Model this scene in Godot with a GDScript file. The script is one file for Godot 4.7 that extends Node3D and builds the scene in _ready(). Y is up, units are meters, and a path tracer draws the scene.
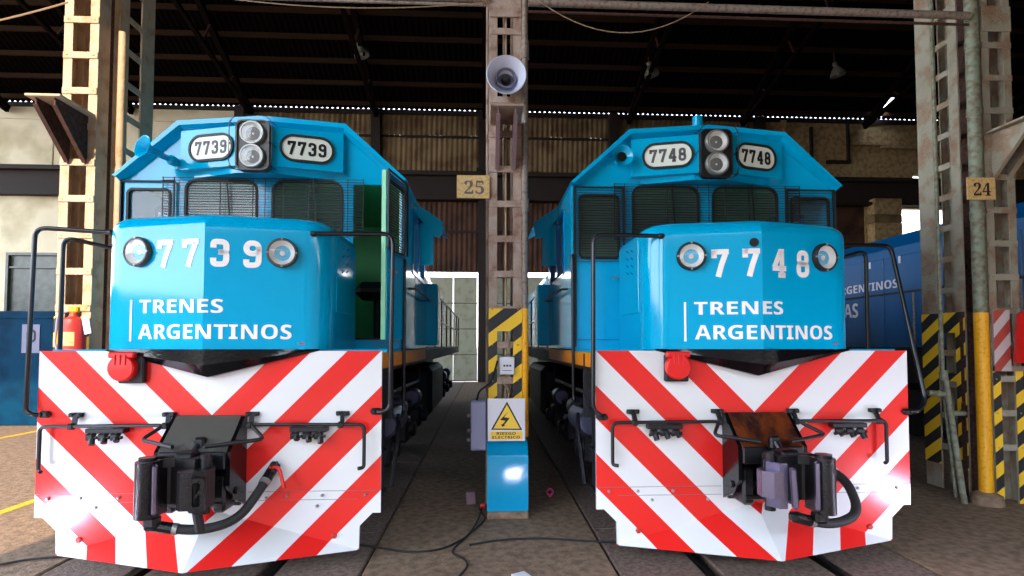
extends Node3D
# Two blue diesel locomotives standing side by side in a repair shed. The faces of their pilot plates stand at z = 0, the tracks run along z.

const XL := -2.23
const XR := 2.32
const CABZ := -1.0
var M := {}
var taken := {}
var rng := RandomNumberGenerator.new()


class MB:
	var v := PackedVector3Array()
	var c := PackedColorArray()
	var col := Color.WHITE
	var xf := Transform3D.IDENTITY

	func tri(a: Vector3, b: Vector3, d: Vector3, hint: Vector3) -> void:
		var pa := xf * a
		var pb := xf * b
		var pd := xf * d
		var n := (pb - pa).cross(pd - pa)
		if n.length_squared() < 1e-16:
			return
		if n.dot(xf.basis * hint) > 0.0:
			v.append_array([pa, pd, pb])
		else:
			v.append_array([pa, pb, pd])
		c.append_array([col, col, col])

	func quad(a: Vector3, b: Vector3, d: Vector3, e: Vector3, hint: Vector3) -> void:
		tri(a, b, d, hint)
		tri(a, d, e, hint)

	func fan(p: Array, hint: Vector3) -> void:
		for i in range(1, p.size() - 1):
			tri(p[0], p[i], p[i + 1], hint)

	func box(o: Vector3, s: Vector3, bv := 0.0, b := Basis.IDENTITY) -> void:
		var keep := xf
		xf = xf * Transform3D(b, o)
		var h := s / 2.0
		bv = minf(bv, minf(h.x, minf(h.y, h.z)) * 0.9)
		for ax in 3:
			var a1 := (ax + 1) % 3
			var a2 := (ax + 2) % 3
			for sg in [-1.0, 1.0]:
				var pts := []
				for q in [[1, 1], [1, -1], [-1, -1], [-1, 1]]:
					var p := Vector3.ZERO
					p[ax] = sg * h[ax]
					p[a1] = q[0] * (h[a1] - bv)
					p[a2] = q[1] * (h[a2] - bv)
					pts.append(p)
				var hint := Vector3.ZERO
				hint[ax] = sg
				fan(pts, hint)
			if bv > 0.0:
				for s1 in [-1.0, 1.0]:
					for s2 in [-1.0, 1.0]:
						var pts := []
						for q in [[0, 1], [1, 1], [1, -1], [0, -1]]:
							var p := Vector3.ZERO
							p[a1] = s1 * (h[a1] - bv * q[0])
							p[a2] = s2 * (h[a2] - bv * (1 - q[0]))
							p[ax] = q[1] * (h[ax] - bv)
							pts.append(p)
						var hint := Vector3.ZERO
						hint[a1] = s1
						hint[a2] = s2
						fan(pts, hint)
		if bv > 0.0:
			for sx in [-1.0, 1.0]:
				for sy in [-1.0, 1.0]:
					for sz in [-1.0, 1.0]:
						tri(Vector3(sx * h.x, sy * (h.y - bv), sz * (h.z - bv)), Vector3(sx * (h.x - bv), sy * h.y, sz * (h.z - bv)), Vector3(sx * (h.x - bv), sy * (h.y - bv), sz * h.z), Vector3(sx, sy, sz))
		xf = keep

	func span(lo: Vector3, hi: Vector3, bv := 0.0) -> void:
		box((lo + hi) / 2.0, (hi - lo).abs(), bv)

	func bar(a: Vector3, b: Vector3, w: float, t: float, up := Vector3.UP, bv := 0.0) -> void:
		var d := (b - a).normalized()
		if absf(d.dot(up)) > 0.98:
			up = Vector3.RIGHT
		var x := up.cross(d).normalized()
		var y := d.cross(x)
		box((a + b) / 2.0, Vector3(w, t, a.distance_to(b)), bv, Basis(x, y, d))

	func tube(p: Array, r: float, n := 8, caps := true, r1 := -1.0) -> void:
		var rings := []
		var side := Vector3.ZERO
		for i in p.size():
			var d: Vector3 = ((p[mini(i + 1, p.size() - 1)] as Vector3) - (p[maxi(i - 1, 0)] as Vector3)).normalized()
			if i == 0:
				side = d.cross(Vector3.UP if absf(d.y) < 0.9 else Vector3.RIGHT).normalized()
			else:
				side = (side - d * side.dot(d)).normalized()
			var o := d.cross(side)
			var rr := r if r1 < 0.0 else lerpf(r, r1, float(i) / (p.size() - 1))
			var ring := []
			for k in n:
				var t := TAU * k / n
				ring.append((p[i] as Vector3) + (side * cos(t) + o * sin(t)) * rr)
			rings.append(ring)
		for i in p.size() - 1:
			for k in n:
				var k2 := (k + 1) % n
				var m: Vector3 = (rings[i][k] + rings[i + 1][k2]) / 2.0 - ((p[i] as Vector3) + (p[i + 1] as Vector3)) / 2.0
				quad(rings[i][k], rings[i][k2], rings[i + 1][k2], rings[i + 1][k], m)
		if caps:
			fan(rings[0], (p[0] as Vector3) - (p[1] as Vector3))
			fan(rings[-1], (p[-1] as Vector3) - (p[-2] as Vector3))

	func lathe(prof: Array, n := 24, t := Transform3D.IDENTITY) -> void:
		# profile of Vector2(radius, height) along local y, ordered so that the outside lies to its right
		var keep := xf
		xf = xf * t
		for i in prof.size() - 1:
			var a: Vector2 = prof[i]
			var b: Vector2 = prof[i + 1]
			for k in n:
				var t0 := TAU * k / n
				var t1 := TAU * (k + 1) / n
				var tm := (t0 + t1) / 2.0
				var hint := Vector3(cos(tm) * (b.y - a.y), -(b.x - a.x), sin(tm) * (b.y - a.y))
				quad(Vector3(cos(t0) * a.x, a.y, sin(t0) * a.x), Vector3(cos(t1) * a.x, a.y, sin(t1) * a.x), Vector3(cos(t1) * b.x, b.y, sin(t1) * b.x), Vector3(cos(t0) * b.x, b.y, sin(t0) * b.x), hint)
		xf = keep

	func flat(poly: PackedVector2Array, z: float, hint := Vector3(0, 0, 1)) -> void:
		var ix := Geometry2D.triangulate_polygon(poly)
		for i in range(0, ix.size(), 3):
			var a := poly[ix[i]]
			var b := poly[ix[i + 1]]
			var d := poly[ix[i + 2]]
			tri(Vector3(a.x, a.y, z), Vector3(b.x, b.y, z), Vector3(d.x, d.y, z), hint)

	func prism(poly: PackedVector2Array, z0: float, z1: float) -> void:
		flat(poly, z1, Vector3(0, 0, 1))
		flat(poly, z0, Vector3(0, 0, -1))
		var sg := -1.0 if Geometry2D.is_polygon_clockwise(poly) else 1.0
		for i in poly.size():
			var a := poly[i]
			var b := poly[(i + 1) % poly.size()]
			var e := b - a
			quad(Vector3(a.x, a.y, z0), Vector3(b.x, b.y, z0), Vector3(b.x, b.y, z1), Vector3(a.x, a.y, z1), Vector3(e.y, -e.x, 0) * sg)

	func ring(outer: PackedVector2Array, inner: PackedVector2Array, z0: float, z1: float) -> void:
		# a flat frame between two outlines of equally many points, extruded from z0 to z1
		var mid := Vector2.ZERO
		for p in inner:
			mid += p / inner.size()
		for i in outer.size():
			var j := (i + 1) % outer.size()
			var a := outer[i]
			var b := outer[j]
			var d := inner[j]
			var e := inner[i]
			quad(Vector3(a.x, a.y, z1), Vector3(b.x, b.y, z1), Vector3(d.x, d.y, z1), Vector3(e.x, e.y, z1), Vector3(0, 0, 1))
			var w := (a + b) / 2.0 - mid
			quad(Vector3(a.x, a.y, z0), Vector3(b.x, b.y, z0), Vector3(b.x, b.y, z1), Vector3(a.x, a.y, z1), Vector3(w.x, w.y, 0))
			quad(Vector3(e.x, e.y, z0), Vector3(d.x, d.y, z0), Vector3(d.x, d.y, z1), Vector3(e.x, e.y, z1), Vector3(-w.x, -w.y, 0))

	func holes(r: Rect2, cut: Array, z0: float, z1: float) -> void:
		# a wall in the xy plane between z0 and z1 with rectangular openings
		var xs := [r.position.x, r.end.x]
		var ys := [r.position.y, r.end.y]
		for h in cut:
			for q in [h.position.x, h.end.x]:
				if q > r.position.x and q < r.end.x and not xs.has(q):
					xs.append(q)
			for q in [h.position.y, h.end.y]:
				if q > r.position.y and q < r.end.y and not ys.has(q):
					ys.append(q)
		xs.sort()
		ys.sort()
		var solid := func(i: int, j: int) -> bool:
			if i < 0 or j < 0 or i >= xs.size() - 1 or j >= ys.size() - 1:
				return false
			var m := Vector2((xs[i] + xs[i + 1]) / 2.0, (ys[j] + ys[j + 1]) / 2.0)
			for h in cut:
				if h.has_point(m):
					return false
			return true
		for i in xs.size() - 1:
			for j in ys.size() - 1:
				if not solid.call(i, j):
					continue
				var x0: float = xs[i]
				var x1: float = xs[i + 1]
				var y0: float = ys[j]
				var y1: float = ys[j + 1]
				for f in [[z1, 1.0], [z0, -1.0]]:
					quad(Vector3(x0, y0, f[0]), Vector3(x1, y0, f[0]), Vector3(x1, y1, f[0]), Vector3(x0, y1, f[0]), Vector3(0, 0, f[1]))
				if not solid.call(i - 1, j):
					quad(Vector3(x0, y0, z0), Vector3(x0, y1, z0), Vector3(x0, y1, z1), Vector3(x0, y0, z1), Vector3(-1, 0, 0))
				if not solid.call(i + 1, j):
					quad(Vector3(x1, y0, z0), Vector3(x1, y1, z0), Vector3(x1, y1, z1), Vector3(x1, y0, z1), Vector3(1, 0, 0))
				if not solid.call(i, j - 1):
					quad(Vector3(x0, y0, z0), Vector3(x1, y0, z0), Vector3(x1, y0, z1), Vector3(x0, y0, z1), Vector3(0, -1, 0))
				if not solid.call(i, j + 1):
					quad(Vector3(x0, y1, z0), Vector3(x1, y1, z0), Vector3(x1, y1, z1), Vector3(x0, y1, z1), Vector3(0, 1, 0))

	func mesh(smooth := 0.0) -> ArrayMesh:
		var n := PackedVector3Array()
		n.resize(v.size())
		var fn := PackedVector3Array()
		for i in range(0, v.size(), 3):
			fn.append((v[i + 2] - v[i]).cross(v[i + 1] - v[i]))
		if smooth <= 0.0:
			for i in v.size():
				n[i] = fn[i / 3].normalized()
		else:
			var lim := cos(deg_to_rad(smooth))
			var at := {}
			for i in v.size():
				var k := Vector3i((v[i] * 4000.0).round())
				if not at.has(k):
					at[k] = PackedInt32Array()
				at[k].append(i / 3)
			for i in v.size():
				var own := fn[i / 3].normalized()
				var sum := Vector3.ZERO
				for f in at[Vector3i((v[i] * 4000.0).round())]:
					if fn[f].normalized().dot(own) >= lim:
						sum += fn[f]
				n[i] = sum.normalized() if sum.length_squared() > 0.0 else own
		var arr := []
		arr.resize(Mesh.ARRAY_MAX)
		arr[Mesh.ARRAY_VERTEX] = v
		arr[Mesh.ARRAY_NORMAL] = n
		arr[Mesh.ARRAY_COLOR] = c
		var am := ArrayMesh.new()
		am.add_surface_from_arrays(Mesh.PRIMITIVE_TRIANGLES, arr)
		return am


# ---------------------------------------------------------------- naming and committing

func unique(called: String) -> String:
	if not taken.has(called):
		taken[called] = 0
		return called
	taken[called] += 1
	return "%s_%03d" % [called, taken[called]]


func obj(called: String, mb: MB, material: Material, parent: Node = null, smooth := 0.0) -> MeshInstance3D:
	var o := MeshInstance3D.new()
	o.name = unique(called) if parent == null else called
	o.mesh = mb.mesh(smooth)
	o.material_override = material
	if parent == null:
		add_child(o)
	else:
		parent.add_child(o, true)
	return o


func piece(called: String, mesh: Mesh, material: Material, parent: Node, at := Vector3.ZERO) -> MeshInstance3D:
	var o := MeshInstance3D.new()
	o.name = called
	o.mesh = mesh
	o.material_override = material
	o.position = at
	parent.add_child(o, true)
	return o


func tag(o: Node, label: String, category: String, group := "") -> void:
	o.set_meta("label", label)
	o.set_meta("category", category)
	if group != "":
		o.set_meta("group", group)


func structure(o: Node, label := "") -> void:
	o.set_meta("kind", "structure")
	if label != "":
		o.set_meta("label", label)


func thing(called: String, label: String, category: String, at := Vector3.ZERO, group := "") -> Node3D:
	var o := Node3D.new()
	o.name = unique(called)
	o.position = at
	add_child(o)
	tag(o, label, category, group)
	return o


# ---------------------------------------------------------------- shapes

func bend(p: Array, rad: float, seg := 5) -> Array:
	var out := [p[0]]
	for i in range(1, p.size() - 1):
		var a: Vector3 = p[i - 1]
		var b: Vector3 = p[i]
		var d: Vector3 = p[i + 1]
		var r := minf(rad, minf(a.distance_to(b), b.distance_to(d)) * 0.49)
		var s := b + (a - b).normalized() * r
		var e := b + (d - b).normalized() * r
		for k in seg + 1:
			var t := float(k) / seg
			out.append(s.lerp(b, t).lerp(b.lerp(e, t), t))
	out.append(p[-1])
	return out


func rounded(x0: float, x1: float, y0: float, y1: float, r: float, seg := 5) -> PackedVector2Array:
	var out := PackedVector2Array()
	for q in [[x1 - r, y1 - r, 0.0], [x0 + r, y1 - r, 0.5], [x0 + r, y0 + r, 1.0], [x1 - r, y0 + r, 1.5]]:
		for k in seg + 1:
			var t: float = PI * (q[2] + 0.5 * k / seg)
			out.append(Vector2(q[0] + cos(t) * r, q[1] + sin(t) * r))
	return out


func squared(x0: float, x1: float, y0: float, y1: float, seg := 5) -> PackedVector2Array:
	var out := PackedVector2Array()
	for q in [[x1, y1], [x0, y1], [x0, y0], [x1, y0]]:
		for k in seg + 1:
			out.append(Vector2(q[0], q[1]))
	return out


func font(serif := false, bold := true) -> SystemFont:
	var f := SystemFont.new()
	f.font_names = PackedStringArray(["Droid Serif" if serif else "Droid Sans"])
	f.font_weight = 700 if bold else 400
	return f


func write(mb: MB, text: String, f: Font, box: Rect2, depth: float, place: Callable, crease := false) -> void:
	# lettering stretched into the box; place(x, y, z) sets every corner onto its surface
	var tm := TextMesh.new()
	tm.text = text
	tm.font = f
	tm.font_size = 64
	tm.pixel_size = 0.01
	tm.depth = 0.02
	tm.curve_step = 1.5
	var arr := tm.get_mesh_arrays()
	var vs: PackedVector3Array = arr[Mesh.ARRAY_VERTEX]
	var ix: PackedInt32Array = arr[Mesh.ARRAY_INDEX]
	var ns: PackedVector3Array = arr[Mesh.ARRAY_NORMAL]
	var lo := Vector3(1e9, 1e9, 1e9)
	var hi := -lo
	for p in vs:
		lo = lo.min(p)
		hi = hi.max(p)
	var sx := box.size.x / (hi.x - lo.x)
	var sy := box.size.y / (hi.y - lo.y)
	for i in range(0, ix.size(), 3):
		var t := []
		for k in 3:
			var p := vs[ix[i + k]]
			t.append(Vector3(box.position.x + (p.x - lo.x) * sx, box.position.y + (p.y - lo.y) * sy, (p.z - lo.z) / (hi.z - lo.z) * depth))
		var n := ns[ix[i]]
		var tris := [t]
		if crease:
			tris = []
			for sg in [-1.0, 1.0]:
				var poly := []
				for k in 3:
					var a: Vector3 = t[k]
					var b: Vector3 = t[(k + 1) % 3]
					if a.x * sg >= 0.0:
						poly.append(a)
					if (a.x > 0.0) != (b.x > 0.0) and a.x != b.x:
						poly.append(a.lerp(b, a.x / (a.x - b.x)))
				for k in range(1, poly.size() - 1):
					tris.append([poly[0], poly[k], poly[k + 1]])
		for q in tris:
			var a: Vector3 = place.call(q[0])
			var b: Vector3 = place.call(q[1])
			var d: Vector3 = place.call(q[2])
			var e: Vector3 = place.call((q[0] + q[1] + q[2]) / 3.0 + n * 0.001) - place.call((q[0] + q[1] + q[2]) / 3.0)
			mb.tri(a, b, d, e)


func stroke(mb: MB, p: Array, w: float, place: Callable, z: float) -> void:
	# a band of even width along a line in the plane
	for i in p.size() - 1:
		var q := []
		for e in [i, i + 1]:
			var t0: Vector2 = (p[e] - p[maxi(e - 1, 0)]).normalized()
			var t1: Vector2 = (p[mini(e + 1, p.size() - 1)] - p[e]).normalized()
			var t := (t0 + t1).normalized()
			var ref := t0 if t0 != Vector2.ZERO else t1
			var n := Vector2(-t.y, t.x) * (w / 2.0) / maxf(0.6, t.dot(ref))
			q.append([p[e] + n, p[e] - n])
		var c := []
		for k in [q[0][0], q[0][1], q[1][1], q[1][0]]:
			c.append(Vector3(k.x, k.y, z))
		for tri in [[c[0], c[1], c[2]], [c[0], c[2], c[3]]]:
			for sg in [-1.0, 1.0]:
				var poly := []
				for k in 3:
					var a: Vector3 = tri[k]
					var b: Vector3 = tri[(k + 1) % 3]
					if a.x * sg >= 0.0:
						poly.append(a)
					if (a.x > 0.0) != (b.x > 0.0) and a.x != b.x:
						poly.append(a.lerp(b, a.x / (a.x - b.x)))
				for k in range(1, poly.size() - 1):
					mb.tri(place.call(poly[0]), place.call(poly[k]), place.call(poly[k + 1]), Vector3(0, 0, 1))


func loop2(x0: float, x1: float, y0: float, y1: float, r: float) -> Array:
	var out := Array(rounded(x0, x1, y0, y1, r, 5))
	out.append(out[0])
	out.append(out[1])
	return out


func digit(mb: MB, ch: String, r: Rect2, s: float, place: Callable, z: float) -> void:
	# heavy slab numerals
	var o := r.position
	var w := r.size.x
	var h := r.size.y
	var e := s / 2.0
	var lines := []
	match ch:
		"7":
			lines = [[Vector2(0, h - e), Vector2(w, h - e)], [Vector2(e * 0.8, h), Vector2(e * 0.8, h * 0.68)], [Vector2(w - e * 1.1, h - s * 0.7), Vector2(w * 0.55, h * 0.42), Vector2(w * 0.36, 0)]]
		"4":
			lines = [[Vector2(w * 0.62, h - e * 0.4), Vector2(w * 0.12, h * 0.33)], [Vector2(0, h * 0.3), Vector2(w, h * 0.3)], [Vector2(w * 0.68, h), Vector2(w * 0.68, 0)], [Vector2(w * 0.42, e * 0.6), Vector2(w * 0.94, e * 0.6)]]
		"3":
			var p := bend([Vector3(e, h * 0.68, 0), Vector3(e, h - e, 0), Vector3(w - e, h - e, 0), Vector3(w - e, h * 0.54, 0), Vector3(w * 0.42, h * 0.53, 0)], w * 0.32, 5)
			var q := bend([Vector3(w * 0.42, h * 0.53, 0), Vector3(w - e, h * 0.52, 0), Vector3(w - e, e, 0), Vector3(e, e, 0), Vector3(e, h * 0.32, 0)], w * 0.32, 5)
			for l in [p, q]:
				lines.append(l.map(func(k): return Vector2(k.x, k.y)))
		"9":
			lines = [loop2(e, w - e, h * 0.42 + e, h - e, w * 0.3)]
			var q := bend([Vector3(w - e, h * 0.75, 0), Vector3(w - e, e, 0), Vector3(e, e, 0), Vector3(e, h * 0.3, 0)], w * 0.32, 5)
			lines.append(q.map(func(k): return Vector2(k.x, k.y)))
		"8":
			lines = [loop2(e + w * 0.04, w - e - w * 0.04, h * 0.5, h - e, w * 0.26), loop2(e, w - e, e, h * 0.53, w * 0.28)]
	for l in lines:
		stroke(mb, l.map(func(k): return k + o), s, place, z)


func stripes(mb: MB, poly: PackedVector2Array, dir: Vector2, start: float, width: float, cols: Array, z: float) -> void:
	# slanting stripes painted on a flat outline
	var lo := 1e9
	var hi := -1e9
	for p in poly:
		lo = minf(lo, p.dot(dir))
		hi = maxf(hi, p.dot(dir))
	var n := Vector2(-dir.y, dir.x)
	var k := int(floor((lo - start) / width))
	while start + k * width < hi:
		var s0 := start + k * width
		var band := PackedVector2Array([dir * s0 - n * 50, dir * (s0 + width) - n * 50, dir * (s0 + width) + n * 50, dir * s0 + n * 50])
		mb.col = cols[posmod(k, cols.size())]
		for q in Geometry2D.intersect_polygons(poly, band):
			mb.flat(q, z)
		k += 1
	mb.col = Color.WHITE


func rect(x0: float, y0: float, x1: float, y1: float) -> PackedVector2Array:
	return PackedVector2Array([Vector2(x0, y0), Vector2(x1, y0), Vector2(x1, y1), Vector2(x0, y1)])


# ---------------------------------------------------------------- materials

func ramp(cols: Array) -> Gradient:
	var g := Gradient.new()
	g.offsets = PackedFloat32Array()
	var off := PackedFloat32Array()
	var cc := PackedColorArray()
	for q in cols:
		off.append(q[0])
		cc.append(q[1])
	g.offsets = off
	g.colors = cc
	return g


func noise_tex(freq: float, cols: Array, sd := 1, kind := FastNoiseLite.TYPE_SIMPLEX_SMOOTH, normal := false, bump := 4.0, size := 512) -> NoiseTexture2D:
	var n := FastNoiseLite.new()
	n.noise_type = kind
	n.seed = sd
	n.frequency = freq
	n.fractal_octaves = 5
	var t := NoiseTexture2D.new()
	t.width = size
	t.height = size
	t.seamless = true
	t.noise = n
	if normal:
		t.as_normal_map = true
		t.bump_strength = bump
	elif cols.size() > 0:
		t.color_ramp = ramp(cols)
	return t


func mat(called: String, color: Color, rough := 0.6, metal := 0.0, tex: Texture2D = null, scale := 1.0, nrm: Texture2D = null, nscale := 0.5) -> StandardMaterial3D:
	var m := StandardMaterial3D.new()
	m.resource_name = called
	m.albedo_color = color
	m.roughness = rough
	m.metallic = metal
	if tex or nrm:
		m.uv1_triplanar = true
		m.uv1_world_triplanar = true
		m.uv1_scale = Vector3.ONE * scale
	if tex:
		m.albedo_texture = tex
	if nrm:
		m.normal_enabled = true
		m.normal_texture = nrm
		m.normal_scale = nscale
	M[called] = m
	return m


func materials() -> void:
	var fine := noise_tex(0.03, [], 5, FastNoiseLite.TYPE_SIMPLEX_SMOOTH, true, 3.0)
	var grit := noise_tex(0.09, [], 8, FastNoiseLite.TYPE_SIMPLEX_SMOOTH, true, 6.0)
	var wave := noise_tex(0.008, [], 3, FastNoiseLite.TYPE_SIMPLEX_SMOOTH, true, 2.0)
	var blue := mat("blue_paint", Color(0.0, 0.645, 0.815), 0.09, 0.0, null, 0.35, wave, 0.03)
	blue.metallic_specular = 0.5
	mat("blue_dark", Color(0.0, 0.42, 0.7), 0.22)
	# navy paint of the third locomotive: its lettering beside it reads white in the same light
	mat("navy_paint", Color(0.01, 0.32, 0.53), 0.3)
	mat("blue_wall", Color(0.0, 0.22, 0.33), 0.55, 0.0, noise_tex(0.01, [[0.0, Color(0.7, 0.75, 0.8)], [0.6, Color.WHITE], [1.0, Color(0.9, 0.95, 1)]], 41), 0.3)
	M.blue_wall.metallic_specular = 0.2
	var vc := mat("painted", Color.WHITE, 0.22, 0.0, null, 0.5, wave, 0.06)
	vc.vertex_color_use_as_albedo = true
	var vm := mat("painted_matt", Color.WHITE, 0.6)
	vm.vertex_color_use_as_albedo = true
	mat("white_letter", Color(0.95, 0.94, 0.92), 0.4)
	mat("black_letter", Color(0.05, 0.05, 0.055), 0.5)
	mat("grey_letter", Color(0.36, 0.35, 0.36), 0.6)
	mat("board_face", Color(0.9, 0.92, 0.86), 0.35)
	mat("gasket", Color(0.09, 0.085, 0.085), 0.6)
	mat("black_gloss", Color(0.035, 0.033, 0.05), 0.14, 0.0, null, 1.6, fine, 0.25)
	mat("black_steel", Color(0.05, 0.05, 0.06), 0.32, 0.0, null, 2.0, grit, 0.35)
	mat("pipe_black", Color(0.05, 0.055, 0.075), 0.28)
	mat("lever_black", Color(0.06, 0.06, 0.065), 0.45)
	mat("oily_steel", Color(0.17, 0.165, 0.17), 0.22, 0.4, noise_tex(0.05, [[0.0, Color(0.35, 0.33, 0.3)], [0.5, Color(0.85, 0.84, 0.85)], [1.0, Color.WHITE]], 12), 2.5, grit, 0.4)
	mat("bright_steel", Color(0.5, 0.48, 0.58), 0.25, 0.85, null, 2.0, grit, 0.25)
	mat("tarred", Color(0.34, 0.33, 0.29), 0.62, 0.0, noise_tex(0.12, [[0.0, Color(0.3, 0.3, 0.28)], [0.5, Color(0.75, 0.74, 0.7)], [1.0, Color.WHITE]], 15), 3.0, grit, 1.0)
	mat("rusty_oil", Color(0.42, 0.2, 0.05), 0.4, 0.0, noise_tex(0.02, [[0.0, Color(0.2, 0.15, 0.12)], [0.4, Color(0.45, 0.32, 0.22)], [0.6, Color(0.95, 0.9, 0.85)], [1.0, Color(1, 0.9, 0.7)]], 17), 0.5, grit, 0.4)
	mat("rubber", Color(0.16, 0.155, 0.15), 0.7)
	mat("red_paint", Color(0.86, 0.08, 0.07), 0.35)
	mat("red_dull", Color(0.72, 0.17, 0.12), 0.45)
	mat("orange_sill", Color(0.93, 0.55, 0.06), 0.45)
	mat("under_dark", Color(0.07, 0.075, 0.1), 0.5, 0.1, noise_tex(0.03, [[0.0, Color(0.4, 0.36, 0.32)], [0.6, Color.WHITE], [1.0, Color.WHITE]], 19), 1.0, grit, 0.5)
	mat("reservoir", Color(0.3, 0.31, 0.4), 0.32, 0.5, null, 1.0, grit, 0.3)
	mat("cab_green", Color(0.2, 0.62, 0.36), 0.5)
	mat("door_green", Color(0.5, 0.8, 0.6), 0.4)
	mat("seat_black", Color(0.05, 0.04, 0.04), 0.55)
	var gl := mat("glass", Color(0.8, 0.9, 0.9, 0.06), 0.02)
	gl.transparency = BaseMaterial3D.TRANSPARENCY_ALPHA
	gl.metallic_specular = 0.7
	var lens := mat("lens", Color(0.95, 0.95, 0.93, 0.12), 0.05)
	lens.transparency = BaseMaterial3D.TRANSPARENCY_ALPHA
	lens.metallic_specular = 0.7
	mat("reflector", Color(0.88, 0.87, 0.84), 0.5, 0.1, null, 9.0, fine, 0.7)
	mat("silver", Color(0.62, 0.62, 0.6), 0.4, 0.6)
	mat("lamp_plate", Color(0.3, 0.29, 0.27), 0.45, 0.2)
	mat("white_enamel", Color(0.82, 0.84, 0.9), 0.3)
	mat("shade_grey", Color(0.5, 0.5, 0.47), 0.5)
	# the shed
	mat("column_cream", Color(0.77, 0.67, 0.55), 0.7, 0.0, noise_tex(0.012, [[0.0, Color(0.8, 0.72, 0.64)], [0.4, Color(0.95, 0.93, 0.9)], [1.0, Color.WHITE]], 21), 0.6, grit, 0.3)
	mat("column_beige", Color(0.68, 0.6, 0.54), 0.7, 0.0, noise_tex(0.014, [[0.0, Color(0.68, 0.52, 0.44)], [0.3, Color(0.9, 0.85, 0.82)], [0.7, Color.WHITE], [1.0, Color(0.95, 0.93, 0.92)]], 22), 0.6, grit, 0.3)
	mat("column_green", Color(0.63, 0.58, 0.52), 0.7, 0.0, noise_tex(0.01, [[0.0, Color(0.84, 0.7, 0.6)], [0.36, Color(0.9, 0.85, 0.8)], [0.55, Color(0.94, 0.99, 0.96)], [1.0, Color.WHITE]], 23), 0.5, grit, 0.3)
	mat("rust_brown", Color(0.38, 0.25, 0.19), 0.8, 0.0, noise_tex(0.03, [[0.0, Color(0.5, 0.4, 0.35)], [1.0, Color.WHITE]], 24), 1.0)
	mat("pipe_grey", Color(0.55, 0.5, 0.45), 0.55, 0.0, noise_tex(0.03, [[0.0, Color(0.6, 0.45, 0.4)], [0.5, Color.WHITE], [1.0, Color.WHITE]], 25), 1.0)
	mat("pipe_green", Color(0.5, 0.53, 0.46), 0.6, 0.0, noise_tex(0.02, [[0.0, Color(0.75, 0.55, 0.45)], [0.42, Color(0.9, 0.85, 0.8)], [0.6, Color.WHITE], [1.0, Color(0.9, 1, 0.92)]], 26), 1.0)
	mat("yellow_paint", Color(0.93, 0.66, 0.05), 0.45, 0.0, noise_tex(0.03, [[0.0, Color(0.75, 0.6, 0.45)], [0.4, Color.WHITE], [1.0, Color.WHITE]], 27), 1.2)
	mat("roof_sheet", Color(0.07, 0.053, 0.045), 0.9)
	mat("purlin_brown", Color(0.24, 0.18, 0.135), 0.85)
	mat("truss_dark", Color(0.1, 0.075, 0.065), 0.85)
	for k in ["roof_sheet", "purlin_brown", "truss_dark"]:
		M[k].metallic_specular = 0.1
	mat("sheet_brown", Color(0.56, 0.47, 0.34), 0.8, 0.0, noise_tex(0.012, [[0.0, Color(0.55, 0.45, 0.4)], [0.5, Color(0.9, 0.88, 0.85)], [1.0, Color.WHITE]], 28), 0.12)
	mat("sheet_rust", Color(0.32, 0.2, 0.14), 0.85, 0.0, noise_tex(0.012, [[0.0, Color(0.5, 0.4, 0.38)], [0.6, Color.WHITE], [1.0, Color.WHITE]], 29), 0.12)
	mat("door_sheet", Color(0.66, 0.66, 0.58), 0.7, 0.0, noise_tex(0.015, [[0.0, Color(0.84, 0.79, 0.72)], [0.4, Color(0.95, 0.95, 0.93)], [1.0, Color.WHITE]], 30), 0.25)
	mat("cream_wall", Color(0.84, 0.79, 0.67), 0.8, 0.0, noise_tex(0.008, [[0.0, Color(0.8, 0.78, 0.72)], [0.5, Color.WHITE], [1.0, Color(0.95, 0.95, 0.95)]], 31), 0.08)
	mat("plaster", Color(0.74, 0.63, 0.46), 0.9, 0.0, noise_tex(0.02, [[0.0, Color(0.76, 0.67, 0.6)], [0.4, Color(0.9, 0.86, 0.81)], [0.6, Color(0.97, 0.97, 0.94)], [1.0, Color.WHITE]], 32), 0.3, grit, 0.6)
	mat("board_grey", Color(0.3, 0.32, 0.29), 0.35, 0.0, noise_tex(0.015, [[0.0, Color(0.7, 0.7, 0.7)], [0.7, Color.WHITE], [1.0, Color(1, 1, 1)]], 33), 0.3)
	mat("beam_dark", Color(0.15, 0.11, 0.09), 0.85)
	mat("concrete", Color(0.6, 0.51, 0.42), 0.82, 0.0, noise_tex(0.014, [[0.0, Color(0.64, 0.6, 0.56)], [0.38, Color(0.8, 0.77, 0.74)], [0.55, Color(0.88, 0.85, 0.82)], [1.0, Color(1, 0.98, 0.96)]], 34, FastNoiseLite.TYPE_SIMPLEX_SMOOTH, false, 4.0, 1024), 0.6, grit, 0.25)
	mat("slab", Color(0.52, 0.45, 0.4), 0.8, 0.0, noise_tex(0.02, [[0.0, Color(0.62, 0.58, 0.55)], [0.4, Color(0.8, 0.77, 0.75)], [0.6, Color(0.9, 0.87, 0.86)], [1.0, Color.WHITE]], 35, FastNoiseLite.TYPE_SIMPLEX_SMOOTH, false, 4.0, 1024), 0.8, grit, 0.3)
	mat("rail", Color(0.16, 0.14, 0.13), 0.4, 0.6)
	mat("line_yellow", Color(0.9, 0.68, 0.05), 0.7, 0.0, noise_tex(0.05, [[0.0, Color(0.6, 0.55, 0.5)], [0.4, Color.WHITE], [1.0, Color.WHITE]], 36), 1.0)
	mat("sign_tan", Color(0.83, 0.7, 0.46), 0.6, 0.0, noise_tex(0.03, [[0.0, Color(0.8, 0.7, 0.6)], [0.5, Color.WHITE], [1.0, Color.WHITE]], 37), 1.5)
	mat("sign_white", Color(0.86, 0.85, 0.87), 0.4)
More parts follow.
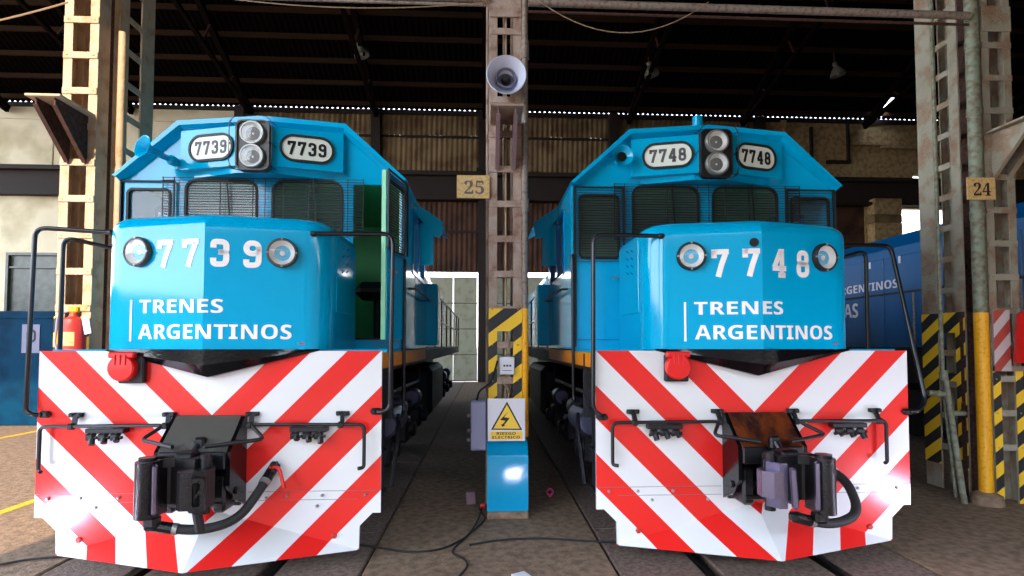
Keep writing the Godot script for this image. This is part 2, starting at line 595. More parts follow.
	mat("sign_yellow", Color(0.95, 0.78, 0.2), 0.45)
	mat("box_grey", Color(0.5, 0.5, 0.6), 0.45)
	mat("box_pink", Color(0.5, 0.4, 0.42), 0.7)
	mat("blue_cover", Color(0.0, 0.6, 0.78), 0.07, 0.0, null, 3.0, fine, 0.12)
	mat("cable", Color(0.05, 0.04, 0.04), 0.7)
	mat("wire_tan", Color(0.6, 0.5, 0.38), 0.7)
	mat("pink", Color(0.75, 0.25, 0.4), 0.5)
	mat("tag_white", Color(0.88, 0.87, 0.9), 0.7)
	mat("stool", Color(0.4, 0.38, 0.35), 0.5, 0.3)
	mat("facade", Color(0.34, 0.3, 0.26), 0.9)
	mat("ground", Color(0.4, 0.37, 0.32), 0.95)
	var led := mat("led_face", Color(0.95, 0.95, 1.0), 0.4)
	led.emission_enabled = true
	led.emission = Color(0.86, 0.88, 1.0)
	led.emission_energy_multiplier = 6.0


# ---------------------------------------------------------------- locomotive

func nose_z(x: float) -> float:
	return 0.18 - 0.227 * absf(x)


func on_nose(p: Vector3) -> Vector3:
	var s := 1.0 if p.x >= 0.0 else -1.0
	return Vector3(p.x, p.y, nose_z(p.x)) + Vector3(0.221 * s, 0, 0.975) * (p.z + 0.001)


func nose_section(d: float) -> Array:
	var w := 0.925 - d
	var a := Vector3(0, 0, 0.18 - 1.06 * d)
	var b := Vector3(w, 0, a.z - 0.227 * w)
	var half := bend([a, b, Vector3(w, 0, CABZ + 0.01)], 0.2, 8)
	var out := []
	for i in range(half.size() - 1, 0, -1):
		out.append(Vector3(-half[i].x, 0, half[i].z))
	out.append_array(half)
	return out


func lamp(parent: Node, called: String, t: Transform3D, r: float, rim_material: Material) -> Node3D:
	# a sealed-beam lamp facing along the local y of t
	var rim := MB.new()
	rim.xf = t
	rim.lathe([Vector2(r * 1.0, -0.01), Vector2(r * 1.22, -0.01), Vector2(r * 1.22, 0.02), Vector2(r * 1.12, 0.034), Vector2(r * 1.0, 0.034), Vector2(r * 1.0, -0.01)], 28)
	var o := obj(called, rim, rim_material, parent, 40)
	var bowl := MB.new()
	bowl.xf = t
	bowl.lathe([Vector2(r * 1.0, 0.026), Vector2(r * 0.8, 0.0), Vector2(r * 0.5, -0.024), Vector2(r * 0.22, -0.034), Vector2(r * 0.2, -0.012), Vector2(0.0, -0.008)], 28)
	obj("reflector", bowl, M.reflector, o, 40)
	var glass := MB.new()
	glass.xf = t
	glass.lathe([Vector2(r, 0.028), Vector2(r * 0.7, 0.036), Vector2(r * 0.35, 0.041), Vector2(0, 0.043)], 28)
	obj("lens", glass, M.lens, o, 60)
	return o


func window_in(mb_wall: MB, x0: float, x1: float, y0: float, y1: float, z: float, r := 0.1) -> MB:
	# rounds the corners of a square opening and returns its rubber gasket
	mb_wall.ring(squared(x0, x1, y0, y1), rounded(x0 + 0.002, x1 - 0.002, y0 + 0.002, y1 - 0.002, r), z - 0.03, z)
	var g := MB.new()
	g.ring(rounded(x0 - 0.012, x1 + 0.012, y0 - 0.012, y1 + 0.012, r + 0.012), rounded(x0 + 0.01, x1 - 0.01, y0 + 0.01, y1 - 0.01, r - 0.01), z - 0.02, z + 0.012)
	return g


func pane(called: String, parent: Node, x0: float, x1: float, y0: float, y1: float, z: float, r := 0.06) -> void:
	var p := MB.new()
	p.flat(rounded(x0, x1, y0, y1, r), z)
	obj(called, p, M.glass, parent)


func stripe_plate(root: Node) -> void:
	var edges := [0.0, 0.525, 0.80, 1.09, 1.37, 1.665, 1.945, 2.24, 2.525, 2.82, 3.1]
	var upper := PackedVector2Array([Vector2(0, 1.75), Vector2(1.375, 1.75), Vector2(1.375, 0.415), Vector2(1.31, 0.415), Vector2(1.205, 0.31), Vector2(1.2, 0.115), Vector2(0, 0.46)])
	var plow := PackedVector2Array([Vector2(0, 0.46), Vector2(1.2, 0.115), Vector2(0, 0.115)])
	var mb := MB.new()
	for i in edges.size() - 1:
		var a: float = edges[i]
		var b: float = edges[i + 1]
		# s = |x| + (1.75 - y) runs from a to b
		var band := PackedVector2Array([Vector2(a - 4, 1.75 - 4), Vector2(b - 4, 1.75 - 4), Vector2(b + 4, 1.75 + 4), Vector2(a + 4, 1.75 + 4)])
		for k in 4:
			band[k] = Vector2(band[k].x, band[k].y)
		mb.col = Color(0.7, 0.695, 0.68) if i % 2 == 0 else Color(0.72, 0.02, 0.018)
		for sg in [-1.0, 1.0]:
			for q in Geometry2D.intersect_polygons(upper, band):
				var m := PackedVector2Array()
				for p in q:
					m.append(Vector2(p.x * sg, p.y))
				mb.flat(m, 0.0)
			for q in Geometry2D.intersect_polygons(plow, band):
				var ix := Geometry2D.triangulate_polygon(q)
				for k in range(0, ix.size(), 3):
					var t := []
					for j in 3:
						var p: Vector2 = q[ix[k + j]]
						t.append(Vector3(p.x * sg, p.y, 0.41 * maxf(0.0, 0.46 - 0.2875 * p.x - p.y) / 0.345))
					mb.tri(t[0], t[1], t[2], Vector3(0, 0, 1))
	mb.col = Color(0.5, 0.5, 0.5)
	for sg in [-1.0, 1.0]:
		for i in upper.size():
			var a := upper[i]
			var b := upper[(i + 1) % upper.size()]
			if (a.x == 0.0 and b.x == 0.0) or i == 5:
				continue
			mb.quad(Vector3(a.x * sg, a.y, 0), Vector3(b.x * sg, b.y, 0), Vector3(b.x * sg, b.y, -0.03), Vector3(a.x * sg, a.y, -0.03), Vector3((a.x + b.x - 1.2) * sg, a.y + b.y - 1.8, 0))
		mb.quad(Vector3(1.2 * sg, 0.115, 0), Vector3(0, 0.115, 0.41), Vector3(0, 0.115, 0.38), Vector3(1.2 * sg, 0.115, -0.03), Vector3(0, -1, 0))
		mb.tri(Vector3(1.2 * sg, 0.115, -0.03), Vector3(0, 0.115, 0.38), Vector3(0, 0.46, -0.03), Vector3(0, 0, -1))
		var back := PackedVector2Array()
		for p in upper:
			back.append(Vector2(p.x * sg, p.y))
		mb.flat(back, -0.03, Vector3(0, 0, -1))
	var o := obj("pilot_plate", mb, M.painted, root)
	o.set_meta("label", "red and white chevron striped front plate")
	# the seam strip of the lower sheet and its bolts
	for sg in [-1.0, 1.0]:
		for q in [[0.527, 0.53, 1.19], [0.597, 0.6, 1.37]]:
			var seam := MB.new()
			seam.span(Vector3(0.3 * sg, q[0], 0.0), Vector3(q[2] * sg, q[1], 0.003))
			obj("seam", seam, M.grey_letter, o)
	for p in [[-1.27, 0.565], [-1.02, 0.565], [-0.72, 0.565], [0.62, 0.565], [0.9, 0.565], [1.25, 0.565], [-0.9, 0.49], [0.86, 0.48], [-1.02, 0.235], [1.0, 0.235], [-0.42, 0.49], [0.45, 0.55]]:
		var b := MB.new()
		var big: float = 0.024 if p[1] < 0.3 else 0.013
		b.lathe([Vector2(big, 0), Vector2(big, 0.014), Vector2(big * 0.6, 0.02), Vector2(0, 0.02)], 6, Transform3D(Basis(Vector3.RIGHT, PI / 2), Vector3(p[0], p[1], 0)))
		obj("bolt", b, M.red_dull if big > 0.02 else M.silver, o)


func uncoupling(root: Node, ends: Array) -> void:
	for sg in [-1.0, 1.0]:
		var l := MB.new()
		var xe: float = ends[0 if sg < 0 else 1]
		l.tube(bend([Vector3(xe - 0.04 * sg, 0.8, 0.1), Vector3(xe, 0.8, 0.07), Vector3(xe, 1.15, 0.07), Vector3(0.34 * sg, 1.155, 0.07), Vector3(0.44 * sg if sg < 0 else 0.5 * sg, 1.06, 0.2), Vector3(0.12 * sg, 1.03, 0.35)], 0.05), 0.0155, 8)
		var o := obj("uncoupling_lever", l, M.lever_black, root, 50)
		for x in [minf(1.06, absf(xe) - 0.06), 0.33]:
			var b := MB.new()
			b.box(Vector3(x * sg, 1.235, 0.01), Vector3(0.11, 0.035, 0.02), 0.005)
			b.box(Vector3(x * sg + 0.03, 1.235, 0.03), Vector3(0.034, 0.034, 0.03), 0.006)
			b.box(Vector3(x * sg - 0.03, 1.235, 0.03), Vector3(0.034, 0.034, 0.03), 0.006)
			b.bar(Vector3(x * sg, 1.235, 0.02), Vector3(x * sg + 0.01, 1.14, 0.06), 0.035, 0.02)
			b.box(Vector3(x * sg, 1.15, 0.07), Vector3(0.05, 0.05, 0.05), 0.01)
			obj("lever_bracket", b, M.lever_black, o)
		var h := MB.new()
		h.box(Vector3(0.8 * sg, 1.112, 0.04), Vector3(0.3, 0.04, 0.08), 0.006)
		var rack := obj("hose_rack", h, M.lever_black, root)
		for k in 3:
			var x: float = (0.8 + (k - 1) * 0.095) * sg
			var n := MB.new()
			n.tube([Vector3(x, 1.105, 0.05), Vector3(x, 1.07, 0.07), Vector3(x + 0.014, 1.035 - 0.014 * k, 0.1)], 0.024, 8)
			n.box(Vector3(x - 0.01, 1.07, 0.08), Vector3(0.065, 0.045, 0.04), 0.01)
			n.tube([Vector3(x - 0.045, 1.045, 0.07), Vector3(x + 0.045, 1.062, 0.08)], 0.014, 6)
			obj("hose_fitting", n, M.lever_black, rack, 30)


func coupler(root: Node, open_right: bool) -> void:
	# the housing round the draft gear
	var lip := MB.new()
	lip.box(Vector3(0, 0.915, 0.29), Vector3(0.5, 0.14, 0.05), 0.01)
	lip.box(Vector3(0, 0.85, 0.02), Vector3(0.5, 0.7, 0.03))
	lip.box(Vector3(-0.19, 0.66, 0.18), Vector3(0.1, 0.3, 0.2), 0.02)
	lip.box(Vector3(0.19, 0.66, 0.18), Vector3(0.1, 0.3, 0.2), 0.02)
	lip.box(Vector3(0, 0.575, 0.16), Vector3(0.46, 0.04, 0.26), 0.01)
	lip.box(Vector3(0, 0.9, 0.16), Vector3(0.48, 0.03, 0.28))
	var body := obj("coupler_housing", lip, M.black_steel, root)
	for sg in [-1.0, 1.0]:
		var hs := MB.new()
		hs.xf = Transform3D(Basis(Vector3(0, 0, 1), Vector3.UP, Vector3(-1, 0, 0)), Vector3(0.27 * sg, 0, 0))
		hs.prism(PackedVector2Array([Vector2(0, 1.22), Vector2(0.05, 1.22), Vector2(0.3, 0.98), Vector2(0.3, 0.72), Vector2(0.22, 0.6), Vector2(0.0, 0.5)]), -0.015, 0.015)
		obj("side_plate", hs, M.black_gloss, body)
		var bo := MB.new()
		bo.tube([Vector3(0.285 * sg, 0.66, 0.18), Vector3(0.3 * sg, 0.66, 0.18)], 0.03, 6)
		obj("bolt", bo, M.black_steel, body)
	var top := MB.new()
	top.xf = Transform3D(Basis(Vector3(0, 0, 1), Vector3.UP, Vector3(-1, 0, 0)), Vector3.ZERO)
	top.prism(PackedVector2Array([Vector2(0.01, 1.225), Vector2(0.05, 1.225), Vector2(0.3, 0.985), Vector2(0.3, 0.955), Vector2(0.04, 1.195), Vector2(0.01, 1.195)]), -0.255, 0.255)
	obj("top_plate", top, M.rusty_oil if open_right else M.tarred, body)
	# coupler: shank, head with knuckle and guard arm
	var m := 1.0 if open_right else -1.0
	var flip := Transform3D(Basis(Vector3(m, 0, 0), Vector3(0, 0, 1), Vector3(0, 1, 0)), Vector3.ZERO)
	var sh := MB.new()
	sh.box(Vector3(0, 0.76, 0.28), Vector3(0.17, 0.19, 0.46), 0.02)
	sh.xf = flip
	# plan outlines: x towards the guard arm side, y towards the camera
	sh.prism(PackedVector2Array([Vector2(-0.1, 0.4), Vector2(0.1, 0.4), Vector2(0.2, 0.48), Vector2(0.24, 0.56), Vector2(0.2, 0.6), Vector2(0.1, 0.56), Vector2(-0.06, 0.56), Vector2(-0.16, 0.6), Vector2(-0.2, 0.56), Vector2(-0.17, 0.47)]), 0.62, 0.93)
	sh.prism(PackedVector2Array([Vector2(-0.18, 0.5), Vector2(0.2, 0.5), Vector2(0.22, 0.66), Vector2(0.05, 0.6), Vector2(-0.12, 0.66)]), 0.9, 0.965)
	sh.xf = Transform3D.IDENTITY
	var c := obj("coupler_head", sh, M.black_steel, root, 20)
	c.position.z = -0.03 if open_right else -0.16
	# guard arm: an upright rounded block
	var ga := PackedVector2Array()
	for k in 15:
		var a := PI * (-0.35 + 1.5 * k / 14.0)
		ga.append(Vector2(0.185 + cos(a) * (0.085 if k < 8 else 0.07), 0.68 + sin(a) * 0.11))
	ga.append(Vector2(0.12, 0.56))
	ga.append(Vector2(0.22, 0.55))
	var gd := MB.new()
	gd.xf = flip
	gd.prism(ga, 0.565, 0.965)
	gd.xf = Transform3D.IDENTITY
	gd.tube([Vector3(0.21 * m, 0.955, 0.66), Vector3(0.21 * m, 0.985, 0.66)], 0.06, 16)
	obj("guard_arm", gd, M.oily_steel, c, 32)
	var gb := MB.new()
	gb.box(Vector3(0.11 * m, 0.77, 0.745), Vector3(0.035, 0.36, 0.05), 0.014)
	obj("guard_rib", gb, M.bright_steel, c)
	# knuckle
	var kn := MB.new()
	kn.xf = flip
	if open_right:
		kn.prism(PackedVector2Array([Vector2(-0.14, 0.54), Vector2(-0.2, 0.54), Vector2(-0.27, 0.6), Vector2(-0.27, 0.68), Vector2(-0.21, 0.74), Vector2(-0.14, 0.74)]), 0.68, 0.87)
		kn.prism(PackedVector2Array([Vector2(-0.08, 0.54), Vector2(-0.18, 0.54), Vector2(-0.21, 0.62), Vector2(-0.16, 0.72), Vector2(-0.1, 0.72)]), 0.6, 0.93)
	else:
		kn.prism(PackedVector2Array([Vector2(-0.08, 0.54), Vector2(-0.2, 0.54), Vector2(-0.25, 0.62), Vector2(-0.24, 0.72), Vector2(-0.17, 0.79), Vector2(-0.09, 0.8), Vector2(-0.05, 0.76), Vector2(-0.08, 0.71), Vector2(-0.14, 0.69), Vector2(-0.14, 0.62)]), 0.63, 0.9)
	kn.xf = Transform3D.IDENTITY
	obj("knuckle", kn, M.bright_steel if open_right else M.oily_steel, c, 24)
	var pin := MB.new()
	pin.tube([Vector3(-0.17 * m, 0.56, 0.6), Vector3(-0.17 * m, 0.99, 0.6)], 0.04, 14)
	obj("knuckle_pin", pin, M.black_steel, c, 40)
	if open_right:
		var ch := MB.new()
		ch.box(Vector3(-0.075, 0.76, 0.76), Vector3(0.04, 0.3, 0.06), 0.015, Basis(Vector3.BACK, 0.06))
		obj("knuckle_nose", ch, M.bright_steel, c)
	else:
		var lt := MB.new()
		lt.xf = Transform3D(Basis(Vector3.UP, 0.2), Vector3(0.06, 0, 0.06))
		lt.ring(rounded(-0.055, 0.045, 0.62, 0.86, 0.02), rounded(-0.03, 0.02, 0.66, 0.83, 0.015), 0.7, 0.76)
		lt.bar(Vector3(-0.032, 0.71, 0.73), Vector3(0.022, 0.77, 0.73), 0.02, 0.02)
		obj("lock_frame", lt, M.oily_steel, c)
		var lg := MB.new()
		lg.tube([Vector3(0.2, 0.62, 0.77), Vector3(0.19, 0.47, 0.7)], 0.034, 8)
		obj("lifter_leg", lg, M.rubber, c, 40)
	var lk := MB.new()
	lk.box(Vector3(0.0 * m, 0.965, 0.53), Vector3(0.14, 0.07, 0.13), 0.015)
	lk.tube([Vector3(0.0 * m, 0.94, 0.5), Vector3(-0.03 * m, 1.06, 0.4)], 0.024, 8)
	lk.box(Vector3(-0.03 * m, 1.03, 0.4), Vector3(0.08, 0.11, 0.07), 0.015)
	obj("lock_lifter", lk, M.black_steel, c)
	var ft := MB.new()
	ft.box(Vector3(0.16 * m, 0.53, 0.68), Vector3(0.1, 0.09, 0.1), 0.02)
	obj("foot_lug", ft, M.black_steel, c)
	# brake hose with its red cock
	var hz := MB.new()
	var path := [Vector3(0.5, 0.77, 0.05), Vector3(0.46, 0.64, 0.2), Vector3(0.36, 0.47, 0.32), Vector3(0.14, 0.42, 0.4), Vector3(-0.1, 0.46, 0.46)]
	if open_right:
		path = [Vector3(0.52, 0.78, 0.08), Vector3(0.6, 0.72, 0.3), Vector3(0.58, 0.5, 0.5), Vector3(0.3, 0.45, 0.6), Vector3(0.06, 0.5, 0.62)]
	hz.tube(bend(path, 0.2, 8), 0.036, 12)
	var hose := obj("brake_hose", hz, M.rubber, root, 50)
	var cock := MB.new()
	var e0: Vector3 = path[0]
	var e1: Vector3 = path[0].lerp(path[1], 0.4)
	cock.tube([Vector3(0.52, 0.82, 0.0), e0, e1], 0.042, 10)
	cock.box(Vector3(0.53, 0.81, 0.06), Vector3(0.05, 0.09, 0.06), 0.01)
	obj("angle_cock", cock, M.oily_steel, hose, 30)
	cock = MB.new()
	var f0: Vector3 = path[4].lerp(path[3], 0.2)
	var f1: Vector3 = path[4] + Vector3(-0.08, 0.03, 0.03)
	cock.tube([f0, f1], 0.042, 10)
	cock.box(f1, Vector3(0.09, 0.07, 0.07), 0.015)
	obj("coupling_end", cock, M.oily_steel, hose, 30)
	for q in [[e1, path[0].lerp(path[1], 0.6)], [f0, path[4].lerp(path[3], 0.33)]]:
		var cl := MB.new()
		cl.tube(q, 0.044, 12)
		obj("hose_clamp", cl, M.silver, hose, 40)
	var hd := MB.new()
	hd.tube(bend([Vector3(0.5, 0.81, 0.07), Vector3(0.58, 0.82, 0.1), Vector3(0.64, 0.66, 0.14)], 0.05), 0.014, 8)
	obj("cock_handle", hd, M.red_paint, hose, 50)


func locomotive(x0: float, number: String, label: String, opts: Dictionary) -> Node3D:
	var root := thing("locomotive", label, "locomotive", Vector3(x0, 0, 0), "blue locomotives standing side by side")
	stripe_plate(root)
	uncoupling(root, opts.handles)
	coupler(root, opts.open_right)
	# red jumper socket
	var rs := MB.new()
	rs.box(Vector3(opts.socket_x, 1.605, 0.03), Vector3(0.2, 0.23, 0.06), 0.01)
	var sock := obj("jumper_socket", rs, M.gasket, root)
	var cap := MB.new()
	cap.lathe([Vector2(0.105, 0), Vector2(0.105, 0.05), Vector2(0.095, 0.06), Vector2(0.05, 0.062), Vector2(0.0, 0.066)], 24, Transform3D(Basis(Vector3.RIGHT, PI / 2), Vector3(opts.cap_x, 1.615, 0.06)))
	for k in 3:
		cap.box(Vector3(opts.cap_x - 0.04 + 0.04 * k, 1.68, 0.12), Vector3(0.012, 0.08, 0.02), 0.003)
	cap.box(Vector3(opts.cap_x, 1.72, 0.09), Vector3(0.2, 0.05, 0.06), 0.01)
	obj("socket_cap", cap, M.red_paint, sock, 40)

	# nose
	var nm := MB.new()
	var rings := []
	for y in [1.76, 2.1, 2.45, 2.74]:
		var ring := []
		for p in nose_section(0.0):
			ring.append(Vector3(p.x, y, p.z))
		rings.append(ring)
	for k in range(1, 7):
		var a := PI / 2 * k / 6.0
		var ring := []
		for p in nose_section(0.13 * (1 - cos(a))):
			ring.append(Vector3(p.x, 2.74 + 0.13 * sin(a), p.z))
		rings.append(ring)
	for i in rings.size() - 1:
		for k in rings[i].size() - 1:
			var mid: Vector3 = (rings[i][k] + rings[i + 1][k + 1]) / 2.0
			nm.quad(rings[i][k], rings[i][k + 1], rings[i + 1][k + 1], rings[i + 1][k], mid - Vector3(0, 1.9, -0.6))
	nm.fan(rings[-1], Vector3.UP)
	nm.fan(rings[0], Vector3.DOWN)
	nm.span(Vector3(-1.39, 1.735, -0.16), Vector3(1.39, 1.762, CABZ))
	var nose := obj("nose", nm, M.blue_paint, root, 22)
	var tx := MB.new()
	var sans := font()
	var d: Dictionary = opts
	write(tx, "TRENES", sans, Rect2(d.t0, 2.055, d.t1 - d.t0, 0.112), 0.003, on_nose, true)
	obj("lettering", tx, M.white_letter, nose)
	tx = MB.new()
	write(tx, "ARGENTINOS", sans, Rect2(d.a0, 1.845, d.a1 - d.a0, 0.122), 0.003, on_nose, true)
	obj("lettering", tx, M.white_letter, nose)
	tx = MB.new()
	for q in [[Vector3(d.bar, 1.83, 0), Vector3(d.bar + 0.018, 1.83, 0), Vector3(d.bar + 0.018, 2.165, 0), Vector3(d.bar, 2.165, 0)]]:
		tx.quad(on_nose(q[0] + Vector3(0, 0, 0.003)), on_nose(q[1] + Vector3(0, 0, 0.003)), on_nose(q[2] + Vector3(0, 0, 0.003)), on_nose(q[3] + Vector3(0, 0, 0.003)), Vector3(0, 0, 1))
	obj("lettering_bar", tx, M.white_letter, nose)
	for i in 4:
		tx = MB.new()
		digit(tx, number[i], Rect2(d.dx[i][0], d.dy[0], d.dx[i][1] - d.dx[i][0], d.dy[1] - d.dy[0]), 0.044, on_nose, 0.003)
		obj("digit", tx, M.white_letter, nose)
	var red := MB.new()
	red.xf = Transform3D(Basis(Vector3(0.975, 0, -0.221), Vector3.UP, Vector3(0.221, 0, 0.975)), on_nose(Vector3(0.72, 1.81, 0.002)))
	red.box(Vector3.ZERO, Vector3(0.05, 0.014, 0.004))
	obj("maker_tag", red, M.pink, nose)
	if d.open_right:
		var hole := MB.new()
		hole.lathe([Vector2(0.038, 0.0), Vector2(0.038, 0.006), Vector2(0.03, 0.006), Vector2(0.03, 0.001), Vector2(0, 0.001)], 20, Transform3D(Basis(Vector3.RIGHT, PI / 2).rotated(Vector3.UP, -0.22), on_nose(Vector3(-0.06, 2.66, 0.0))))
		obj("sealed_port", hole, M.black_letter, nose)
	for sg in [-1.0, 1.0]:
		for i in 2:
			for k in 4:
				var lv := MB.new()
				lv.box(Vector3(0.931 * sg, 2.47 + 0.07 * k + 0.02 * i, -0.45 - 0.16 * i), Vector3(0.016, 0.014, 0.08), 0.003, Basis(Vector3.RIGHT, 0.35))
				obj("louvre", lv, M.blue_dark, nose)
		var ap := MB.new()
		ap.box(Vector3(0.927 * sg, 2.42, -0.55), Vector3(0.012, 0.66, 0.6), 0.004)
		obj("access_panel", ap, M.blue_paint, nose)
		var n := Vector3(0.221 * sg, 0, 0.975)
		var t := Transform3D(Basis(n.cross(Vector3.UP).normalized(), n, Vector3.UP), on_nose(Vector3(d.lamps[0 if sg < 0 else 1], 2.555, 0.012)))
		var l := lamp(root, "headlight", t, 0.1, opts.lamp_rim)
		l.set_meta("label", "round lamp on the nose")
		for k in 4:
			var b := MB.new()
			b.xf = t
			b.box(Vector3(cos(PI / 2 * k) * 0.112, 0.035, sin(PI / 2 * k) * 0.112), Vector3(0.014, 0.012, 0.014))
			obj("screw", b, M.silver, l)

	# black apron under the nose
	var am := MB.new()
	for sg in [-1.0, 1.0]:
		var steps := 6
		for k in steps:
			var f0 := float(k) / steps
			var f1 := float(k + 1) / steps
			var row := func(f: float) -> Array:
				var top := Vector3(0.86 * (1 - f) * sg, 1.765, lerpf(-0.02, 0.2, f))
				var bot := Vector3(0.86 * (1 - f) * sg, 1.755 - 0.215 * f, lerpf(0.005, 0.09, f))
				var mid := (top + bot) / 2.0 + Vector3(0, -0.015 * f, 0.05 * f)
				return [top, mid, bot, bot + Vector3(0, -0.004, -0.08 * f - 0.005)]
			var p: Array = row.call(f0)
			var q: Array = row.call(f1)
			for j in 3:
				am.quad(p[j], q[j], q[j + 1], p[j + 1], Vector3(0.2 * sg, -0.3 if j < 2 else -1.0, 1))
	obj("apron", am, M.black_gloss, root, 30)

	cab(root, number, opts)
	handrails(root, opts)
	underframe(root)
	return root


func cab(root: Node, number: String, opts: Dictionary) -> void:
	var profile := [Vector2(-1.4, 3.5), Vector2(-0.8, 4.0), Vector2(0, 4.06), Vector2(0.8, 4.0), Vector2(1.4, 3.5)]
	var wins := [Rect2(-0.775, 2.86, 0.7, 0.6), Rect2(0.085, 2.86, 0.69, 0.6)]
	var doors := [Rect2(-1.37, 1.85, 0.48, 1.59), Rect2(0.89, 1.85, 0.48, 1.59)]
	var front := MB.new()
	front.holes(Rect2(-1.4, 1.76, 2.8, 1.74), wins + doors, CABZ - 0.04, CABZ)
	front.prism(PackedVector2Array(profile), CABZ - 0.04, CABZ)
	var gaskets := []
	for w in wins:
		gaskets.append(window_in(front, w.position.x, w.end.x, w.position.y, w.end.y, CABZ))
	var fw := obj("cab_front", front, M.blue_paint, root)
	for i in 2:
		var w: Rect2 = wins[i]
		var g := obj("window", gaskets[i], M.gasket, root)
		pane("pane", g, w.position.x, w.end.x, w.position.y, w.end.y, CABZ - 0.012)
		var wp := MB.new()
		wp.bar(Vector3(w.get_center().x + 0.06, 3.5, CABZ + 0.03), Vector3(w.get_center().x + 0.1, 3.0, CABZ + 0.015), 0.014, 0.01)
		wp.box(Vector3(w.get_center().x + 0.06, 3.5, CABZ + 0.02), Vector3(0.04, 0.04, 0.05), 0.008)
		obj("wiper", wp, M.lever_black, g)
	# side walls, back wall, roof
	for sg in [-1.0, 1.0]:
		var sd := MB.new()
		sd.xf = Transform3D(Basis(Vector3(0, 0, -1), Vector3.UP, Vector3(1, 0, 0)), Vector3(1.4 * sg, 0, 0))
		sd.holes(Rect2(1.0, 1.76, 2.1, 1.74), [Rect2(1.55, 2.62, 1.2, 0.7)], -0.02, 0.02)
		var w := obj("cab_side", sd, M.blue_paint, root)
		var fr := MB.new()
		fr.xf = sd.xf
		fr.ring(rounded(1.53, 2.77, 2.6, 3.34, 0.05), rounded(1.58, 2.72, 2.65, 3.29, 0.04), -0.03, 0.03)
		fr.box(Vector3(2.15, 2.97, 0), Vector3(0.03, 0.68, 0.04))
		var f := obj("side_window", fr, M.blue_dark, root)
		var gp := MB.new()
		gp.xf = sd.xf
		gp.flat(rounded(1.56, 2.74, 2.63, 3.31, 0.04), 0.0)
		obj("pane", gp, M.glass, f)
		var aw := MB.new()
		aw.xf = Transform3D(Basis(Vector3(sg, 0, 0), Vector3.UP, Vector3(0, 0, 1)), Vector3(1.42 * sg, 0, 0))
		aw.prism(PackedVector2Array([Vector2(0, 3.5), Vector2(0.3, 3.3), Vector2(0.3, 3.27), Vector2(0, 3.44)]), -3.0, -2.05)
		aw.prism(PackedVector2Array([Vector2(0, 3.44), Vector2(0.3, 3.28), Vector2(0.27, 3.1), Vector2(0.2, 3.12), Vector2(0, 3.36)]), -2.08, -2.05)
		obj("sun_shade", aw, M.blue_paint, root)
		var wd := MB.new()
		wd.box(Vector3(1.51 * sg, 3.05, -2.2), Vector3(0.18, 0.52, 0.03), 0.006)
		obj("wind_deflector", wd, M.blue_paint, root)
		var bx := MB.new()
		bx.box(Vector3(1.42 * sg, 2.22, -3.3), Vector3(0.32, 0.86, 0.5), 0.02)
		obj("equipment_box", bx, M.blue_paint, root)
		for q in [[2.4, 0.3], [2.7, 0.35]]:
			var hb := MB.new()
			hb.tube(bend([Vector3(1.41 * sg, q[0], -1.25), Vector3(1.49 * sg, q[0], -1.25), Vector3(1.49 * sg, q[0], -2.9), Vector3(1.41 * sg, q[0], -2.9)], 0.04), 0.012, 6)
			if q[1] < 0.32:
				obj("grab_rail", hb, M.pipe_black, root, 50)
	var rf := MB.new()
	var outline := PackedVector2Array()
	for p in [Vector2(-1.44, 3.47), Vector2(-0.825, 4.03), Vector2(0, 4.095), Vector2(0.825, 4.03), Vector2(1.44, 3.47), Vector2(1.405, 3.46), Vector2(0.805, 3.985), Vector2(0, 4.045), Vector2(-0.805, 3.985), Vector2(-1.405, 3.46)]:
		outline.append(p)
	rf.prism(outline, -3.15, CABZ + 0.1)
	var lip := [Vector2(-1.4, 3.42), Vector2(-0.79, 3.93), Vector2(0, 3.985), Vector2(0.79, 3.93), Vector2(1.4, 3.42)]
	for i in 4:
		var p := outline[9 - i]
		var q := outline[8 - i]
		rf.quad(Vector3(p.x, p.y, CABZ + 0.1), Vector3(q.x, q.y, CABZ + 0.1), Vector3(lip[i + 1].x, lip[i + 1].y, CABZ + 0.004), Vector3(lip[i].x, lip[i].y, CABZ + 0.004), Vector3(0, -1, 1))
	var roof := obj("cab_roof", rf, M.blue_paint, root)
	for x in opts.vents:
		var vt := MB.new()
		vt.lathe([Vector2(0, 0.0), Vector2(0.1, 0.0), Vector2(0.1, 0.05), Vector2(0.08, 0.07), Vector2(0.035, 0.07), Vector2(0.035, 0.13), Vector2(0, 0.13)], 16, Transform3D(Basis.IDENTITY, Vector3(x, 4.04 - 0.06 * absf(x), -1.25)))
		obj("roof_vent", vt, M.blue_paint, roof, 30)
	if opts.open_right:
		var st := MB.new()
		st.lathe([Vector2(0.055, 0), Vector2(0.055, 0.2), Vector2(0.045, 0.21), Vector2(0, 0.21)], 16, Transform3D(Basis.IDENTITY, Vector3(-0.03, 4.05, -1.1)))
		obj("roof_pipe", st, M.blue_paint, roof, 30)
	# inside
	var inn := MB.new()
	inn.prism(PackedVector2Array([Vector2(-1.38, 1.76), Vector2(1.38, 1.76), Vector2(1.38, 3.46), Vector2(0.79, 3.96), Vector2(-0.79, 3.96), Vector2(-1.38, 3.46)]), -3.12, -3.08)
	inn.span(Vector3(-1.375, 1.76, -3.1), Vector3(-1.365, 2.6, -1.05))
	inn.span(Vector3(1.365, 1.76, -3.1), Vector3(1.375, 2.6, -1.05))
	inn.span(Vector3(-0.3, 1.8, -2.4), Vector3(0.55, 2.9, -1.9))
	inn.span(Vector3(-1.36, 3.44, -3.1), Vector3(1.36, 3.46, -1.05))
	obj("cab_lining", inn, M.cab_green, root)
	var fl := MB.new()
	fl.span(Vector3(-1.38, 1.76, -3.1), Vector3(1.38, 1.87, -1.03))
	obj("cab_floor", fl, M.seat_black, root)
